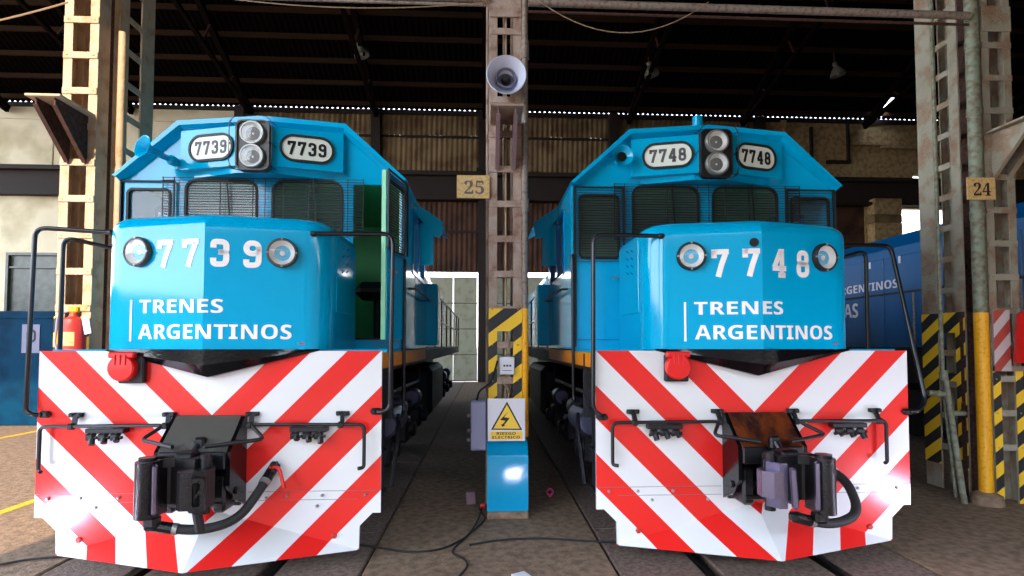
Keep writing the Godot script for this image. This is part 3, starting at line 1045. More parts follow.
	var seat := MB.new()
	seat.box(Vector3(1.0, 2.4, -1.62), Vector3(0.42, 0.2, 0.34), 0.08)
	seat.tube([Vector3(1.02, 1.87, -1.62), Vector3(1.02, 2.32, -1.62)], 0.04, 8)
	obj("seat", seat, M.seat_black, root)
	# window guard of thin bars
	var gr := MB.new()
	var y := 2.885
	while y < 3.475:
		gr.span(Vector3(-0.98, y, CABZ + 0.045), Vector3(1.0, y + 0.006, CABZ + 0.051))
		y += 0.0265
	for x in [-0.98, -0.87, -0.42, -0.1, 0.02, 0.2, 0.45, 0.84, 0.995]:
		gr.span(Vector3(x, 2.88, CABZ + 0.04), Vector3(x + 0.007, 3.48, CABZ + 0.047))
	obj("window_guard", gr, M.gasket, root)
	# doors
	for i in 2:
		var r: Rect2 = doors[i]
		var sg := -1.0 if i == 0 else 1.0
		var leaf := MB.new()
		var w0 := 0.035
		var w1 := 0.445
		leaf.holes(Rect2(0.003, 1.855, 0.474, 1.58), [Rect2(w0, 2.7, w1 - w0, 0.66)], -0.02, 0.02)
		var gk := window_in(leaf, w0, w1, 2.7, 3.36, 0.02, 0.05)
		leaf.box(Vector3(0.24, 2.26, 0.022), Vector3(0.46, 0.006, 0.006))
		var t := Transform3D(Basis.IDENTITY, Vector3(r.position.x, 0, CABZ - 0.015))
		var opened: bool = opts.open_door == i
		if opened:
			# hinged on its outer edge and swung out towards the front
			var dir := Vector3(-0.208, 0, 0.978)
			t = Transform3D(Basis(-dir, Vector3.UP, (-dir).cross(Vector3.UP)), Vector3(1.4, 0, CABZ + 0.02) + dir * 0.48)
		var door := Node3D.new()
		door.name = "door"
		door.transform = t
		root.add_child(door, true)
		obj("leaf", leaf, M.blue_paint, door)
		obj("window_frame", gk, M.gasket, door)
		pane("pane", door, w0, w1, 2.7, 3.36, 0.0, 0.04)
		if opened:
			var inner := MB.new()
			inner.holes(Rect2(0.0, 1.85, 0.48, 1.59), [Rect2(w0, 2.7, w1 - w0, 0.66)], -0.03, -0.02)
			inner.span(Vector3(-0.012, 1.85, -0.03), Vector3(0.002, 3.44, 0.012))
			obj("inner_skin", inner, M.door_green, door)
		var hd := MB.new()
		hd.tube(bend([Vector3(0.05 if sg > 0 else 0.43, 2.5, 0.02), Vector3(0.05 if sg > 0 else 0.43, 2.5, 0.07), Vector3(0.13 if sg > 0 else 0.35, 2.49, 0.07)], 0.02), 0.01, 6)
		obj("handle", hd, M.silver, door)
		var gb := MB.new()
		if opts.door_bars[i]:
			var yy := 2.66
			while yy < 3.42:
				gb.span(Vector3(0.0, yy, 0.04), Vector3(0.47, yy + 0.006, 0.046))
				yy += 0.0265
		gb.span(Vector3(-0.025, 3.43, 0.035), Vector3(0.5, 3.445, 0.05))
		if opts.door_bars[i] and not opened:
			gb.span(Vector3(-0.03, 1.78, 0.035), Vector3(-0.008, 3.445, 0.055))
			gb.span(Vector3(0.48, 1.95, 0.035), Vector3(0.502, 3.445, 0.055))
		else:
			gb.span(Vector3(-0.03, 2.7, 0.035), Vector3(-0.016, 3.445, 0.05))
			gb.span(Vector3(0.488, 2.7, 0.035), Vector3(0.502, 3.445, 0.05))
		obj("guard_frame", gb, M.gasket, door)
	# number box with two boards and the twin headlight
	var nb := MB.new()
	var plan := PackedVector2Array([Vector2(-0.8, CABZ - 0.01), Vector2(-0.8, -0.93), Vector2(-0.16, -0.75), Vector2(0.16, -0.75), Vector2(0.8, -0.93), Vector2(0.8, CABZ - 0.01)])
	nb.xf = Transform3D(Basis(Vector3.RIGHT, Vector3(0, 0, 1), Vector3.UP), Vector3.ZERO)
	nb.prism(plan, 3.54, 3.93)
	nb.prism(PackedVector2Array([Vector2(-0.72, CABZ - 0.01), Vector2(-0.2, -0.8), Vector2(0.2, -0.8), Vector2(0.72, CABZ - 0.01)]), 3.48, 3.54)
	nb.xf = Transform3D.IDENTITY
	nb.quad(Vector3(-0.8, 3.93, -0.93), Vector3(-0.16, 3.93, -0.75), Vector3(-0.1, 4.03, -0.99), Vector3(-0.8, 3.98, -0.99), Vector3(0, 1, 0.3))
	nb.quad(Vector3(0.8, 3.93, -0.93), Vector3(0.16, 3.93, -0.75), Vector3(0.1, 4.03, -0.99), Vector3(0.8, 3.98, -0.99), Vector3(0, 1, 0.3))
	nb.quad(Vector3(-0.16, 3.93, -0.75), Vector3(0.16, 3.93, -0.75), Vector3(0.1, 4.03, -0.99), Vector3(-0.1, 4.03, -0.99), Vector3(0, 1, 0.3))
	obj("number_box", nb, M.blue_paint, root)
	for sg in [-1.0, 1.0]:
		var a := Vector3(-0.8 if sg < 0 else 0.16, 3.735, -0.93 if sg < 0 else -0.75)
		var b := Vector3(-0.16 if sg < 0 else 0.8, 3.735, -0.75 if sg < 0 else -0.93)
		var ux := (b - a).normalized()
		var t := Transform3D(Basis(ux, Vector3.UP, ux.cross(Vector3.UP)), (a + b) / 2.0 + ux * (0.03 if sg < 0 else -0.008))
		var rim := MB.new()
		rim.xf = t
		rim.ring(rounded(-0.255, 0.255, -0.135, 0.135, 0.13, 8), rounded(-0.232, 0.232, -0.112, 0.112, 0.108, 8), -0.005, 0.02)
		var bd := obj("number_board", rim, M.gasket, root)
		var fc := MB.new()
		fc.xf = t
		fc.prism(rounded(-0.238, 0.238, -0.115, 0.115, 0.11, 8), 0.0, 0.01)
		obj("board_face", fc, M.board_face, bd)
		for k in 4:
			var tx := MB.new()
			tx.xf = t
			digit(tx, number[k], Rect2(-0.18 + 0.095 * k, -0.068, 0.075, 0.136), 0.026, func(p: Vector3) -> Vector3: return p + Vector3(0, 0, 0.0105), 0.002)
			obj("digit", tx, opts.digit_mats[0 if sg < 0 else 1], bd)
	var hp := MB.new()
	hp.prism(rounded(-0.16, 0.16, 3.475, 3.965, 0.06), -0.76, -0.70)
	hp.ring(rounded(-0.16, 0.16, 3.475, 3.965, 0.06), rounded(-0.145, 0.145, 3.49, 3.95, 0.05), -0.70, -0.68)
	var tw := obj("twin_headlight", hp, opts.lamp_plate, root)
	for yy in [3.835, 3.61]:
		lamp(tw, "lamp", Transform3D(Basis(Vector3.RIGHT, PI / 2), Vector3(0, yy, -0.69)), 0.098, M.silver)
	var wg := MB.new()
	for q in [0.17, 0.1]:
		var loop := []
		for p in rounded(-q - 0.03, q + 0.03, 3.46, 3.99, 0.1):
			loop.append(Vector3(p.x, p.y, -0.62 if q < 0.15 else -0.64))
		loop.append(loop[0])
		if q > 0.15:
			wg.tube(loop, 0.004, 6, false)
	for yy in [3.5, 3.72, 3.93]:
		wg.tube(bend([Vector3(-0.2, yy, -0.75), Vector3(-0.2, yy, -0.64), Vector3(-0.17, yy, -0.62)], 0.02), 0.004, 5)
		wg.tube(bend([Vector3(0.2, yy, -0.75), Vector3(0.2, yy, -0.64), Vector3(0.17, yy, -0.62)], 0.02), 0.004, 5)
	obj("wire_guard", wg, M.lever_black, tw)
	# horn
	var hn := MB.new()
	var hd2: Dictionary = opts.horn
	var ax: Vector3 = (hd2.dir as Vector3).normalized()
	var sx := ax.cross(Vector3.UP).normalized()
	hn.lathe([Vector2(0.0, -0.34), Vector2(0.045, -0.34), Vector2(0.05, -0.28), Vector2(0.028, -0.26), Vector2(0.03, -0.1), Vector2(0.05, -0.04), Vector2(0.105, 0.0), Vector2(0.108, 0.006), Vector2(0.1, 0.004), Vector2(0.045, -0.045), Vector2(0.02, -0.12), Vector2(0, -0.12)], 24, Transform3D(Basis(sx, ax, sx.cross(ax)), hd2.at))
	hn.tube([hd2.at + ax * -0.3, hd2.at + ax * -0.3 + Vector3(0.05, -0.02, -0.2)], 0.02, 8)
	hn.lathe([Vector2(0, 0.05), Vector2(0.05, 0.04), Vector2(0.06, 0), Vector2(0.05, -0.06), Vector2(0.0, -0.07)].map(func(p): return Vector2(p.x, -p.y)), 12, Transform3D(Basis.IDENTITY, hd2.at + ax * -0.33 + Vector3(0.03, -0.03, -0.06)))
	var ho := obj("horn", hn, M.blue_paint, root, 40)
	if opts.open_right:
		var th := MB.new()
		th.lathe([Vector2(0.05, -0.035), Vector2(0, -0.035)], 16, Transform3D(Basis(sx, ax, sx.cross(ax)), hd2.at))
		obj("throat", th, M.black_letter, ho)


var serif_font: Font


func handrails(root: Node, opts: Dictionary) -> void:
	for p in opts.rails:
		var t := MB.new()
		t.tube(bend(p, 0.09, 6), 0.019, 8)
		var o := obj("handrail", t, M.pipe_black, root, 50)
		if p[0].z > -0.01:
			var b := MB.new()
			b.box(p[0] + Vector3(0, 0, 0.01), Vector3(0.1, 0.055, 0.05), 0.02)
			b.box(p[0] + Vector3(-0.02, 0, 0.04), Vector3(0.035, 0.035, 0.02), 0.006)
			b.box(p[0] + Vector3(0.025, 0, 0.04), Vector3(0.035, 0.035, 0.02), 0.006)
			obj("rail_bracket", b, M.lever_black, o)
		var e := MB.new()
		e.box(p[-1], Vector3(0.06, 0.045, 0.05), 0.015)
		obj("rail_bracket", e, M.lever_black, o)
	for sg in [-1.0, 1.0]:
		var t := MB.new()
		var n := 7
		t.tube(bend([Vector3(1.36 * sg, 1.75, -3.7), Vector3(1.36 * sg, 2.7, -3.7), Vector3(1.36 * sg, 2.7, -14.0), Vector3(1.36 * sg, 1.75, -14.0)], 0.1, 5), 0.02, 6)
		t.tube([Vector3(1.36 * sg, 2.25, -3.7), Vector3(1.36 * sg, 2.25, -14.0)], 0.014, 6)
		var o := obj("walkway_railing", t, M.pipe_black, root, 50)
		for k in range(1, n):
			var z := lerpf(-3.7, -14.0, float(k) / n)
			var q := MB.new()
			q.tube([Vector3(1.36 * sg, 1.75, z), Vector3(1.36 * sg, 2.7, z)], 0.018, 6)
			obj("post", q, M.pipe_black, o, 50)


func underframe(root: Node) -> void:
	var f := MB.new()
	f.span(Vector3(-1.36, 1.55, -14.3), Vector3(1.36, 1.75, -0.04), 0.02)
	f.span(Vector3(-0.5, 1.1, -14.2), Vector3(0.5, 1.55, -0.06))
	obj("underframe", f, M.under_dark, root)
	for sg in [-1.0, 1.0]:
		var s := MB.new()
		s.span(Vector3(1.36 * sg, 1.6, -3.4), Vector3(1.378 * sg, 1.74, -0.06))
		obj("sill_band", s, M.orange_sill, root)
		var st := MB.new()
		st.span(Vector3(1.3 * sg, 0.45, -0.42), Vector3(1.33 * sg, 1.6, -0.06))
		for y in [0.5, 0.85, 1.2]:
			st.span(Vector3(1.0 * sg, y, -0.4), Vector3(1.36 * sg, y + 0.025, -0.08))
		st.tube(bend([Vector3(1.37 * sg, 1.1, -0.95), Vector3(1.4 * sg, 1.0, -0.8), Vector3(1.38 * sg, 0.5, -0.5)], 0.1), 0.02, 6)
		obj("steps", st, M.under_dark, root)
		var sp := MB.new()
		sp.box(Vector3(1.29 * sg, 1.42, -0.5), Vector3(0.2, 0.6, 0.03), 0.004)
		obj("step_panel", sp, M.under_dark, root)
	# hood behind the cab
	var h := MB.new()
	var hp := PackedVector2Array([Vector2(-0.9, 1.75), Vector2(0.9, 1.75), Vector2(0.9, 3.3), Vector2(0.68, 3.62), Vector2(-0.68, 3.62), Vector2(-0.9, 3.3)])
	h.prism(hp, -13.7, -3.1)
	var hood := obj("hood", h, M.blue_paint, root)
	for sg in [-1.0, 1.0]:
		for k in 10:
			var p := MB.new()
			p.box(Vector3(0.905 * sg, 2.5, -3.9 - k * 0.98), Vector3(0.03, 1.35, 0.86), 0.01)
			obj("hood_door", p, M.blue_paint, hood)
	# trucks
	for zc in [-3.4, -10.9]:
		var t := MB.new()
		for sg in [-1.0, 1.0]:
			t.xf = Transform3D(Basis(Vector3(0, 0, -1), Vector3.UP, Vector3(1, 0, 0)), Vector3(0.98 * sg, 0, zc))
			t.prism(PackedVector2Array([Vector2(-2.2, 0.72), Vector2(-2.1, 0.95), Vector2(-0.9, 1.0), Vector2(-0.6, 0.88), Vector2(0.6, 0.88), Vector2(0.9, 1.0), Vector2(2.1, 0.95), Vector2(2.2, 0.72), Vector2(1.2, 0.7), Vector2(0.8, 0.55), Vector2(-0.8, 0.55), Vector2(-1.2, 0.7)]), -0.06, 0.06)
		t.xf = Transform3D.IDENTITY
		t.box(Vector3(0, 0.85, zc), Vector3(1.9, 0.3, 0.6), 0.03)
		var tk := obj("truck", t, M.under_dark, root)
		for z in [-1.55, 0.0, 1.55]:
			for sg in [-1.0, 1.0]:
				var w := MB.new()
				w.lathe([Vector2(0, -0.07), Vector2(0.46, -0.07), Vector2(0.5, -0.05), Vector2(0.5, 0.03), Vector2(0.53, 0.07), Vector2(0, 0.07)], 28, Transform3D(Basis(Vector3.BACK, PI / 2 * sg), Vector3(0.56 * sg, 0.51, zc + z)))
				obj("wheel", w, M.under_dark, tk, 30)
				var j := MB.new()
				j.box(Vector3(1.06 * sg, 0.6, zc + z), Vector3(0.2, 0.36, 0.34), 0.04)
				j.lathe([Vector2(0.11, 0), Vector2(0.11, 0.07), Vector2(0.08, 0.1), Vector2(0, 0.1)], 16, Transform3D(Basis(Vector3.BACK, -PI / 2 * sg), Vector3(1.15 * sg, 0.6, zc + z)))
				obj("axle_box", j, M.under_dark, tk, 30)
				for e in [-0.34, 0.34]:
					var sp := MB.new()
					for k in 6:
						sp.lathe([Vector2(0.05, 0), Vector2(0.085, 0.008), Vector2(0.085, 0.03), Vector2(0.05, 0.038)], 12, Transform3D(Basis.IDENTITY, Vector3(1.06 * sg, 0.72 + k * 0.042, zc + z + e)))
					obj("spring", sp, M.under_dark, tk)
		for sg in [-1.0, 1.0]:
			for z in [-0.8, 0.8]:
				var bc := MB.new()
				bc.lathe([Vector2(0, 0), Vector2(0.12, 0.0), Vector2(0.13, 0.03), Vector2(0.13, 0.3), Vector2(0.1, 0.34), Vector2(0, 0.34)], 20, Transform3D(Basis(Vector3.RIGHT, PI / 2), Vector3(1.12 * sg, 1.0, zc + z)))
				obj("brake_cylinder", bc, M.reservoir, tk, 35)
	for sg in [-1.0, 1.0]:
		var rv := MB.new()
		rv.lathe([Vector2(0, 0), Vector2(0.1, 0.0), Vector2(0.14, 0.03), Vector2(0.15, 0.08), Vector2(0.15, 0.7), Vector2(0.12, 0.76), Vector2(0, 0.78)], 24, Transform3D(Basis(Vector3.RIGHT, PI / 2), Vector3(1.2 * sg, 0.98, -1.85)))
		rv.box(Vector3(1.2 * sg, 1.25, -1.4), Vector3(0.06, 0.5, 0.06))
		obj("air_reservoir", rv, M.reservoir, root, 35)
		var pp := MB.new()
		pp.tube(bend([Vector3(1.25 * sg, 1.5, -0.6), Vector3(1.25 * sg, 1.3, -0.7), Vector3(1.3 * sg, 1.3, -3.2), Vector3(1.3 * sg, 1.5, -3.3)], 0.08), 0.025, 8)
		obj("air_pipe", pp, M.under_dark, root, 50)
	var ft := MB.new()
	ft.span(Vector3(-1.25, 0.45, -8.6), Vector3(1.25, 1.4, -5.8), 0.1)
	obj("fuel_tank", ft, M.under_dark, root)


# ---------------------------------------------------------------- the shed

func roof_y(z: float) -> float:
	return 13.5 + 0.466 * (z + 22.6) if z < -10.0 else 19.37 - 0.38 * (z + 10.0)


func corrugated(w: float, h: float, pitch := 0.25, amp := 0.03) -> ArrayMesh:
	# a wavy sheet, w wide and h tall, standing on its lower left corner and facing z
	var mb := MB.new()
	var n := int(round(w / pitch)) * 4
	for k in n:
		var x0 := w * k / n
		var x1 := w * (k + 1) / n
		var z0 := amp * sin(TAU * x0 / pitch)
		var z1 := amp * sin(TAU * x1 / pitch)
		mb.quad(Vector3(x0, 0, z0), Vector3(x1, 0, z1), Vector3(x1, h, z1), Vector3(x0, h, z0), Vector3(0, 0, 1))
	return mb.mesh(60)


func shed() -> void:
	# floor of concrete with slabs along both tracks
	var fl := MB.new()
	fl.span(Vector3(-29, -0.3, -24), Vector3(31, -0.075, 9))
	var floor_o := obj("floor", fl, M.concrete)
	structure(floor_o, "worn brown concrete floor of the shed")
	var xs := []
	for x0 in [-14.0, XL, XR, 9.3]:
		xs.append([x0 - 1.25, x0 - 0.58])
		xs.append([x0 - 0.44, x0 + 0.44])
		xs.append([x0 + 0.58, x0 + 1.25])
	xs.append([-29.0, -15.25])
	xs.append([-12.73, XL - 1.27])
	xs.append([XL + 1.27, XR - 1.27])
	xs.append([XR + 1.27, 8.03])
	xs.append([10.57, 31.0])
	for q in xs:
		var wide: bool = q[1] - q[0] > 1.5
		var lens := [9.0, 2.35, -24.0] if wide else []
		if not wide:
			var z := 9.0
			while z > -24.0:
				lens.append(z)
				z -= 1.63 if z > -6.0 else 18.0
			lens.append(-24.0)
		for i in lens.size() - 1:
			var s := MB.new()
			var j := rng.randf_range(-0.006, 0.0)
			s.span(Vector3(q[0], -0.076, lens[i + 1] + 0.006), Vector3(q[1], j if not wide else 0.0, lens[i] - 0.006), 0.012)
			obj("slab", s, M.concrete if wide else M.slab, floor_o)
	for x0 in [-14.0, XL, XR, 9.3]:
		for sg in [-1.0, 1.0]:
			var r := MB.new()
			r.span(Vector3(x0 + sg * 0.5, -0.076, -24.0), Vector3(x0 + sg * 0.56, -0.004, 9.0), 0.008)
			obj("rail", r, M.rail, floor_o)
	for q in [[-5.25, -5.13, -7.0, 6.0], [-9.4, -9.26, -8.2, 6.0]]:
		var l := MB.new()
		l.span(Vector3(q[0], 0.0, q[2]), Vector3(q[1], 0.003, q[3]))
		obj("marking", l, M.line_yellow, floor_o)

	# back wall
	var bw := Node3D.new()
	bw.name = "wall_back"
	add_child(bw)
	structure(bw, "far end wall of brown corrugated sheets, cream panels and plaster")
	var zb := -22.6
	var sheet_up := corrugated(1.25, 1.15)
	var sheet_mid := corrugated(1.25, 1.75)
	var sheet_low := corrugated(1.25, 3.5)
	for k in 26:
		var x := -12.0 + k
		piece("sheet", sheet_up, M.sheet_brown, bw, Vector3(x, 12.15, zb + 0.02 * (k % 2)))
		piece("sheet", sheet_mid, M.sheet_brown, bw, Vector3(x, 10.28, zb + 0.02 * (k % 2)))
		piece("sheet", sheet_low, M.sheet_rust, bw, Vector3(x, 5.36, zb + 0.02 * (k % 2)))
	var beam := MB.new()
	beam.span(Vector3(-29, 8.85, zb - 0.1), Vector3(31, 10.25, zb + 0.25))
	beam.span(Vector3(-29, 10.05, zb + 0.25), Vector3(31, 10.25, zb + 0.5))
	beam.span(Vector3(-29, 8.85, zb + 0.25), Vector3(31, 9.0, zb + 0.5))
	obj("crane_beam", beam, M.beam_dark, bw)
	var girt := MB.new()
	girt.span(Vector3(-12, 12.02, zb - 0.1), Vector3(14, 12.14, zb + 0.06))
	girt.span(Vector3(-29, 13.15, zb - 0.1), Vector3(31, 13.38, zb + 0.12))
	girt.span(Vector3(-12, 7.3, zb + 0.03), Vector3(14, 7.42, zb + 0.1))
	obj("girt", girt, M.beam_dark, bw)
	for x in [-11.8, -5.3, -0.1, 6.4, 13.9]:
		var p := MB.new()
		p.span(Vector3(x - 0.22, 0, zb + 0.05), Vector3(x + 0.22, 13.3, zb + 0.4))
		p.span(Vector3(x - 0.3, 10.25, zb + 0.05), Vector3(x + 0.3, 10.4, zb + 0.6))
		obj("wall_post", p, M.beam_dark, bw)
	# big sheet doors below, with daylight over them
	var door_count := 0
	for q in [[-11.5, -5.6], [-5.05, -0.35], [0.2, 6.1], [6.7, 13.6]]:
		var dr := Node3D.new()
		door_count += 1
		dr.name = "door_%d" % door_count
		dr.position = Vector3(q[0], 0, zb)
		add_child(dr)
		structure(dr, "tall pale sheet metal sliding door in the end wall")
		var n := 4
		var w: float = (q[1] - q[0]) / n
		for i in n:
			for k in 4:
				var p := MB.new()
				p.box(Vector3(w * (i + 0.5), 0.06 + 1.26 * (k + 0.5), rng.randf_range(-0.01, 0.01)), Vector3(w - 0.03, 1.23, 0.05), 0.01)
				obj("panel", p, M.door_sheet, dr)
		var fr := MB.new()
		for k in 5:
			fr.span(Vector3(0, 0.04 + 1.26 * k, -0.05), Vector3(q[1] - q[0], 0.09 + 1.26 * k, 0.0))
		obj("frame", fr, M.beam_dark, dr)
	# cream left part and plastered right part
	var cr := MB.new()
	cr.holes(Rect2(-29, 0, 17, 8.85), [Rect2(-22.45, 2.0, 3.2, 4.1)], zb - 0.15, zb + 0.1)
	obj("panel", cr, M.cream_wall, bw)
	for k in 4:
		var p := MB.new()
		p.span(Vector3(-29.0 + 4.25 * k, 10.27, zb - 0.1), Vector3(-29.0 + 4.25 * (k + 1) - 0.03, 12.55, zb + 0.12 + 0.02 * (k % 2)), 0.02)
		obj("panel", p, M.cream_wall, bw)
		p = MB.new()
		p.span(Vector3(-29.0 + 4.25 * k, 12.57, zb - 0.1), Vector3(-29.0 + 4.25 * (k + 1) - 0.03, 13.3, zb + 0.1), 0.02)
		obj("panel", p, M.cream_wall, bw)
	var win := MB.new()
	win.ring(squared(-22.5, -19.2, 1.95, 6.15), squared(-22.38, -19.32, 2.07, 6.03), zb - 0.1, zb + 0.14)
	win.span(Vector3(-22.45, 5.42, zb - 0.02), Vector3(-19.25, 5.5, zb + 0.1))
	var w1 := obj("window", win, M.board_grey)
	w1.name = "window_1"
	structure(w1, "grey glazed panel in the cream wall")
	var wp := MB.new()
	wp.span(Vector3(-22.4, 2.0, zb - 0.05), Vector3(-19.3, 6.1, zb - 0.02))
	obj("pane", wp, M.board_grey, w1)
	var pl := MB.new()
	pl.holes(Rect2(19.4, 0, 11.6, 8.85), [Rect2(21.2, 6.9, 2.7, 1.9)], zb - 0.3, zb + 0.05)
	obj("plaster_face", pl, M.plaster, bw)
	pl = MB.new()
	pl.holes(Rect2(14, 10.25, 17, 3.0), [Rect2(22.0, 10.3, 1.0, 0.25)], zb - 0.3, zb + 0.05)
	obj("plaster_face", pl, M.plaster, bw)
	pl = MB.new()
	pl.span(Vector3(14, 0, zb - 0.3), Vector3(19.4, 8.85, zb))
	obj("dark_face", pl, M.sheet_rust, bw)
	for q in [[8.35, 9.15, true], [7.95, 8.33, false], [6.4, 7.93, true]]:
		pl = MB.new()
		pl.span(Vector3(19.5, q[0], zb + 0.05), Vector3(20.95, q[1], zb + 0.62), 0.02)
		obj("pier_block", pl, M.plaster if q[2] else M.sheet_brown, bw)
	for q in [[15.0, 15.3, 10.3, 13.2], [18.7, 21.6, 12.0, 12.2], [20.3, 24.0, 11.85, 12.0]]:
		var s := MB.new()
		s.span(Vector3(q[0], q[2], zb), Vector3(q[1], q[3], zb + 0.22), 0.02)
		obj("pilaster", s, M.plaster, bw)
	for q in [[16.55, 16.68, 10.3, 12.9], [18.5, 18.6, 11.2, 13.2], [17.4, 18.6, 11.05, 11.2]]:
		var s := MB.new()
		s.span(Vector3(q[0], q[2], zb), Vector3(q[1], q[3], zb + 0.2))
		obj("conduit", s, M.beam_dark, bw)

	# roof: wavy sheets on purlins and trusses
	var rf := MB.new()
	var pitch := 0.25
	var nx := int(60.0 / pitch)
	for k in nx * 2:
		var x0 := -29.0 + k * pitch / 2.0
		var x1 := x0 + pitch / 2.0
		var o0 := 0.05 if k % 2 == 0 else -0.05
		var o1 := -o0
		var spans := [[-22.68, -10.0], [-10.0, 8.0]]
		if x0 > 19.55 and x1 < 20.45:
			spans = [[-22.68, -22.5], [-21.2, -10.0], [-10.0, 8.0]]
		for s in spans:
			var y0: float = 19.37 + 0.466 * (s[0] + 10.0) if s[1] <= -10.0 else 19.37
			var y1: float = 19.37 + 0.466 * (s[1] + 10.0) if s[1] <= -10.0 else roof_y(s[1])
			rf.quad(Vector3(x0, y0 + o0, s[0]), Vector3(x1, y0 + o1, s[0]), Vector3(x1, y1 + o1, s[1]), Vector3(x0, y1 + o0, s[1]), Vector3(0, -1, 0))
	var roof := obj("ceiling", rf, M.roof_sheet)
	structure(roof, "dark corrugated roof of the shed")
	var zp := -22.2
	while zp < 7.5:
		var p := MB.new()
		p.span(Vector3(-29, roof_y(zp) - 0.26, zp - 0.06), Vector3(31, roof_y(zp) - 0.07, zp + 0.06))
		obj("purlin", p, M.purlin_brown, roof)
		zp += 1.06
	for x in [-22.6, -16.9, -11.3, -5.3, 0.0, 7.2, 13.0, 19.4, 26.0]:
		var t := thing("roof_truss", {-22.6: "leftmost dark steel truss under the roof", -16.9: "dark roof truss above the cream wall", -11.3: "dark roof truss where cream wall meets brown sheets", -5.3: "dark roof truss above locomotive 7739's cab", 0.0: "dark roof truss behind the middle column", 7.2: "dark roof truss above the headlights of locomotive 7748", 13.0: "dark roof truss to the right of locomotive 7748's cab", 19.4: "dark roof truss beside the bright slits in the roof", 26.0: "rightmost dark roof truss behind the right column"}[x], "truss", Vector3(x, 0, 0), "roof trusses")
		var a := MB.new()
		a.bar(Vector3(0, 13.0, -22.4), Vector3(0, 18.85, -10.0), 0.22, 0.26)
		a.bar(Vector3(0, 18.85, -10.0), Vector3(0, 12.25, 7.4), 0.22, 0.26)
		obj("rafter", a, M.truss_dark, t)
		var b := MB.new()
		b.bar(Vector3(0, 12.9, -22.4), Vector3(0, 15.6, -10.0), 0.16, 0.16)
		b.bar(Vector3(0, 15.6, -10.0), Vector3(0, 12.1, 7.4), 0.16, 0.16)
		obj("tie", b, M.truss_dark, t)
		for k in 5:
			var z := -20.5 + k * 2.3
			var s := MB.new()
			var top := 13.0 + (z + 22.4) * 0.472
			var low := 12.9 + (z + 0.6 + 22.4) * 0.218
			s.bar(Vector3(0.06, top, z), Vector3(0.06, low, z + 0.6), 0.07, 0.07)
			obj("strut", s, M.rust_brown, t)
	# front: unseen wall added to block sun and sky, open on the left
	var wf := MB.new()
	wf.span(Vector3(-5.4, 4.9, 7.5), Vector3(31, 12.6, 7.8))
	wf.span(Vector3(12.0, 0, 7.5), Vector3(31, 4.9, 7.8))  # closed down to the ground here to darken the right side
	for x in [-5.2, 0.1, 6.0, 12.0, 18.0, 24.0, 30.0]:
		wf.span(Vector3(x - 0.25, 0, 7.5), Vector3(x + 0.25, 5.0, 7.8))
	structure(obj("wall_front_added", wf, M.facade), "unseen front wall added to keep the sun off the locomotives")
	var wr := MB.new()
	wr.span(Vector3(31, 0, -23), Vector3(31.3, 19.5, 8))
	structure(obj("wall_right", wr, M.facade), "right side wall of the shed")
	var gnd := MB.new()
	gnd.span(Vector3(-300, -0.4, -300), Vector3(300, -0.31, 300))
	var gy := MB.new()
	structure(obj("floor_yard", gnd, M.ground), "bare ground of the yard outside")
	var ls := MB.new()  # added out of view: darkens the lower reflection on the left nose
	ls.span(Vector3(-50, -0.31, -40), Vector3(-34, 4.6, 60))
	ls.span(Vector3(-50.4, 4.6, -40.4), Vector3(-33.5, 5.0, 60.4))
	tag(obj("added_yard_block", ls, M.facade), "long low unseen block added on the far left to darken reflections", "building")
	gy.span(Vector3(-15, -0.31, 30), Vector3(140, 9.5, 40))  # added out of view: keeps bright low sky out of the nose reflections
	gy.span(Vector3(-15.4, 9.5, 29.6), Vector3(140.4, 10.0, 40.4))
	tag(obj("added_sky_block", gy, M.facade), "long unseen block added behind the camera to hide low sky", "building")


func channel(mb: MB, x: float, z: float, y0: float, y1: float, s: float) -> void:
	# a rolled channel: a flange facing the camera and its web, s = side of the web
	mb.span(Vector3(x - 0.047, y0, z - 0.014), Vector3(x + 0.047, y1, z), 0.003)
	mb.span(Vector3(x + s * 0.047 - s * 0.012, y0, z - 0.17), Vector3(x + s * 0.047, y1, z - 0.01))
	mb.span(Vector3(x - 0.047, y0, z - 0.184), Vector3(x + 0.047, y1, z - 0.17))


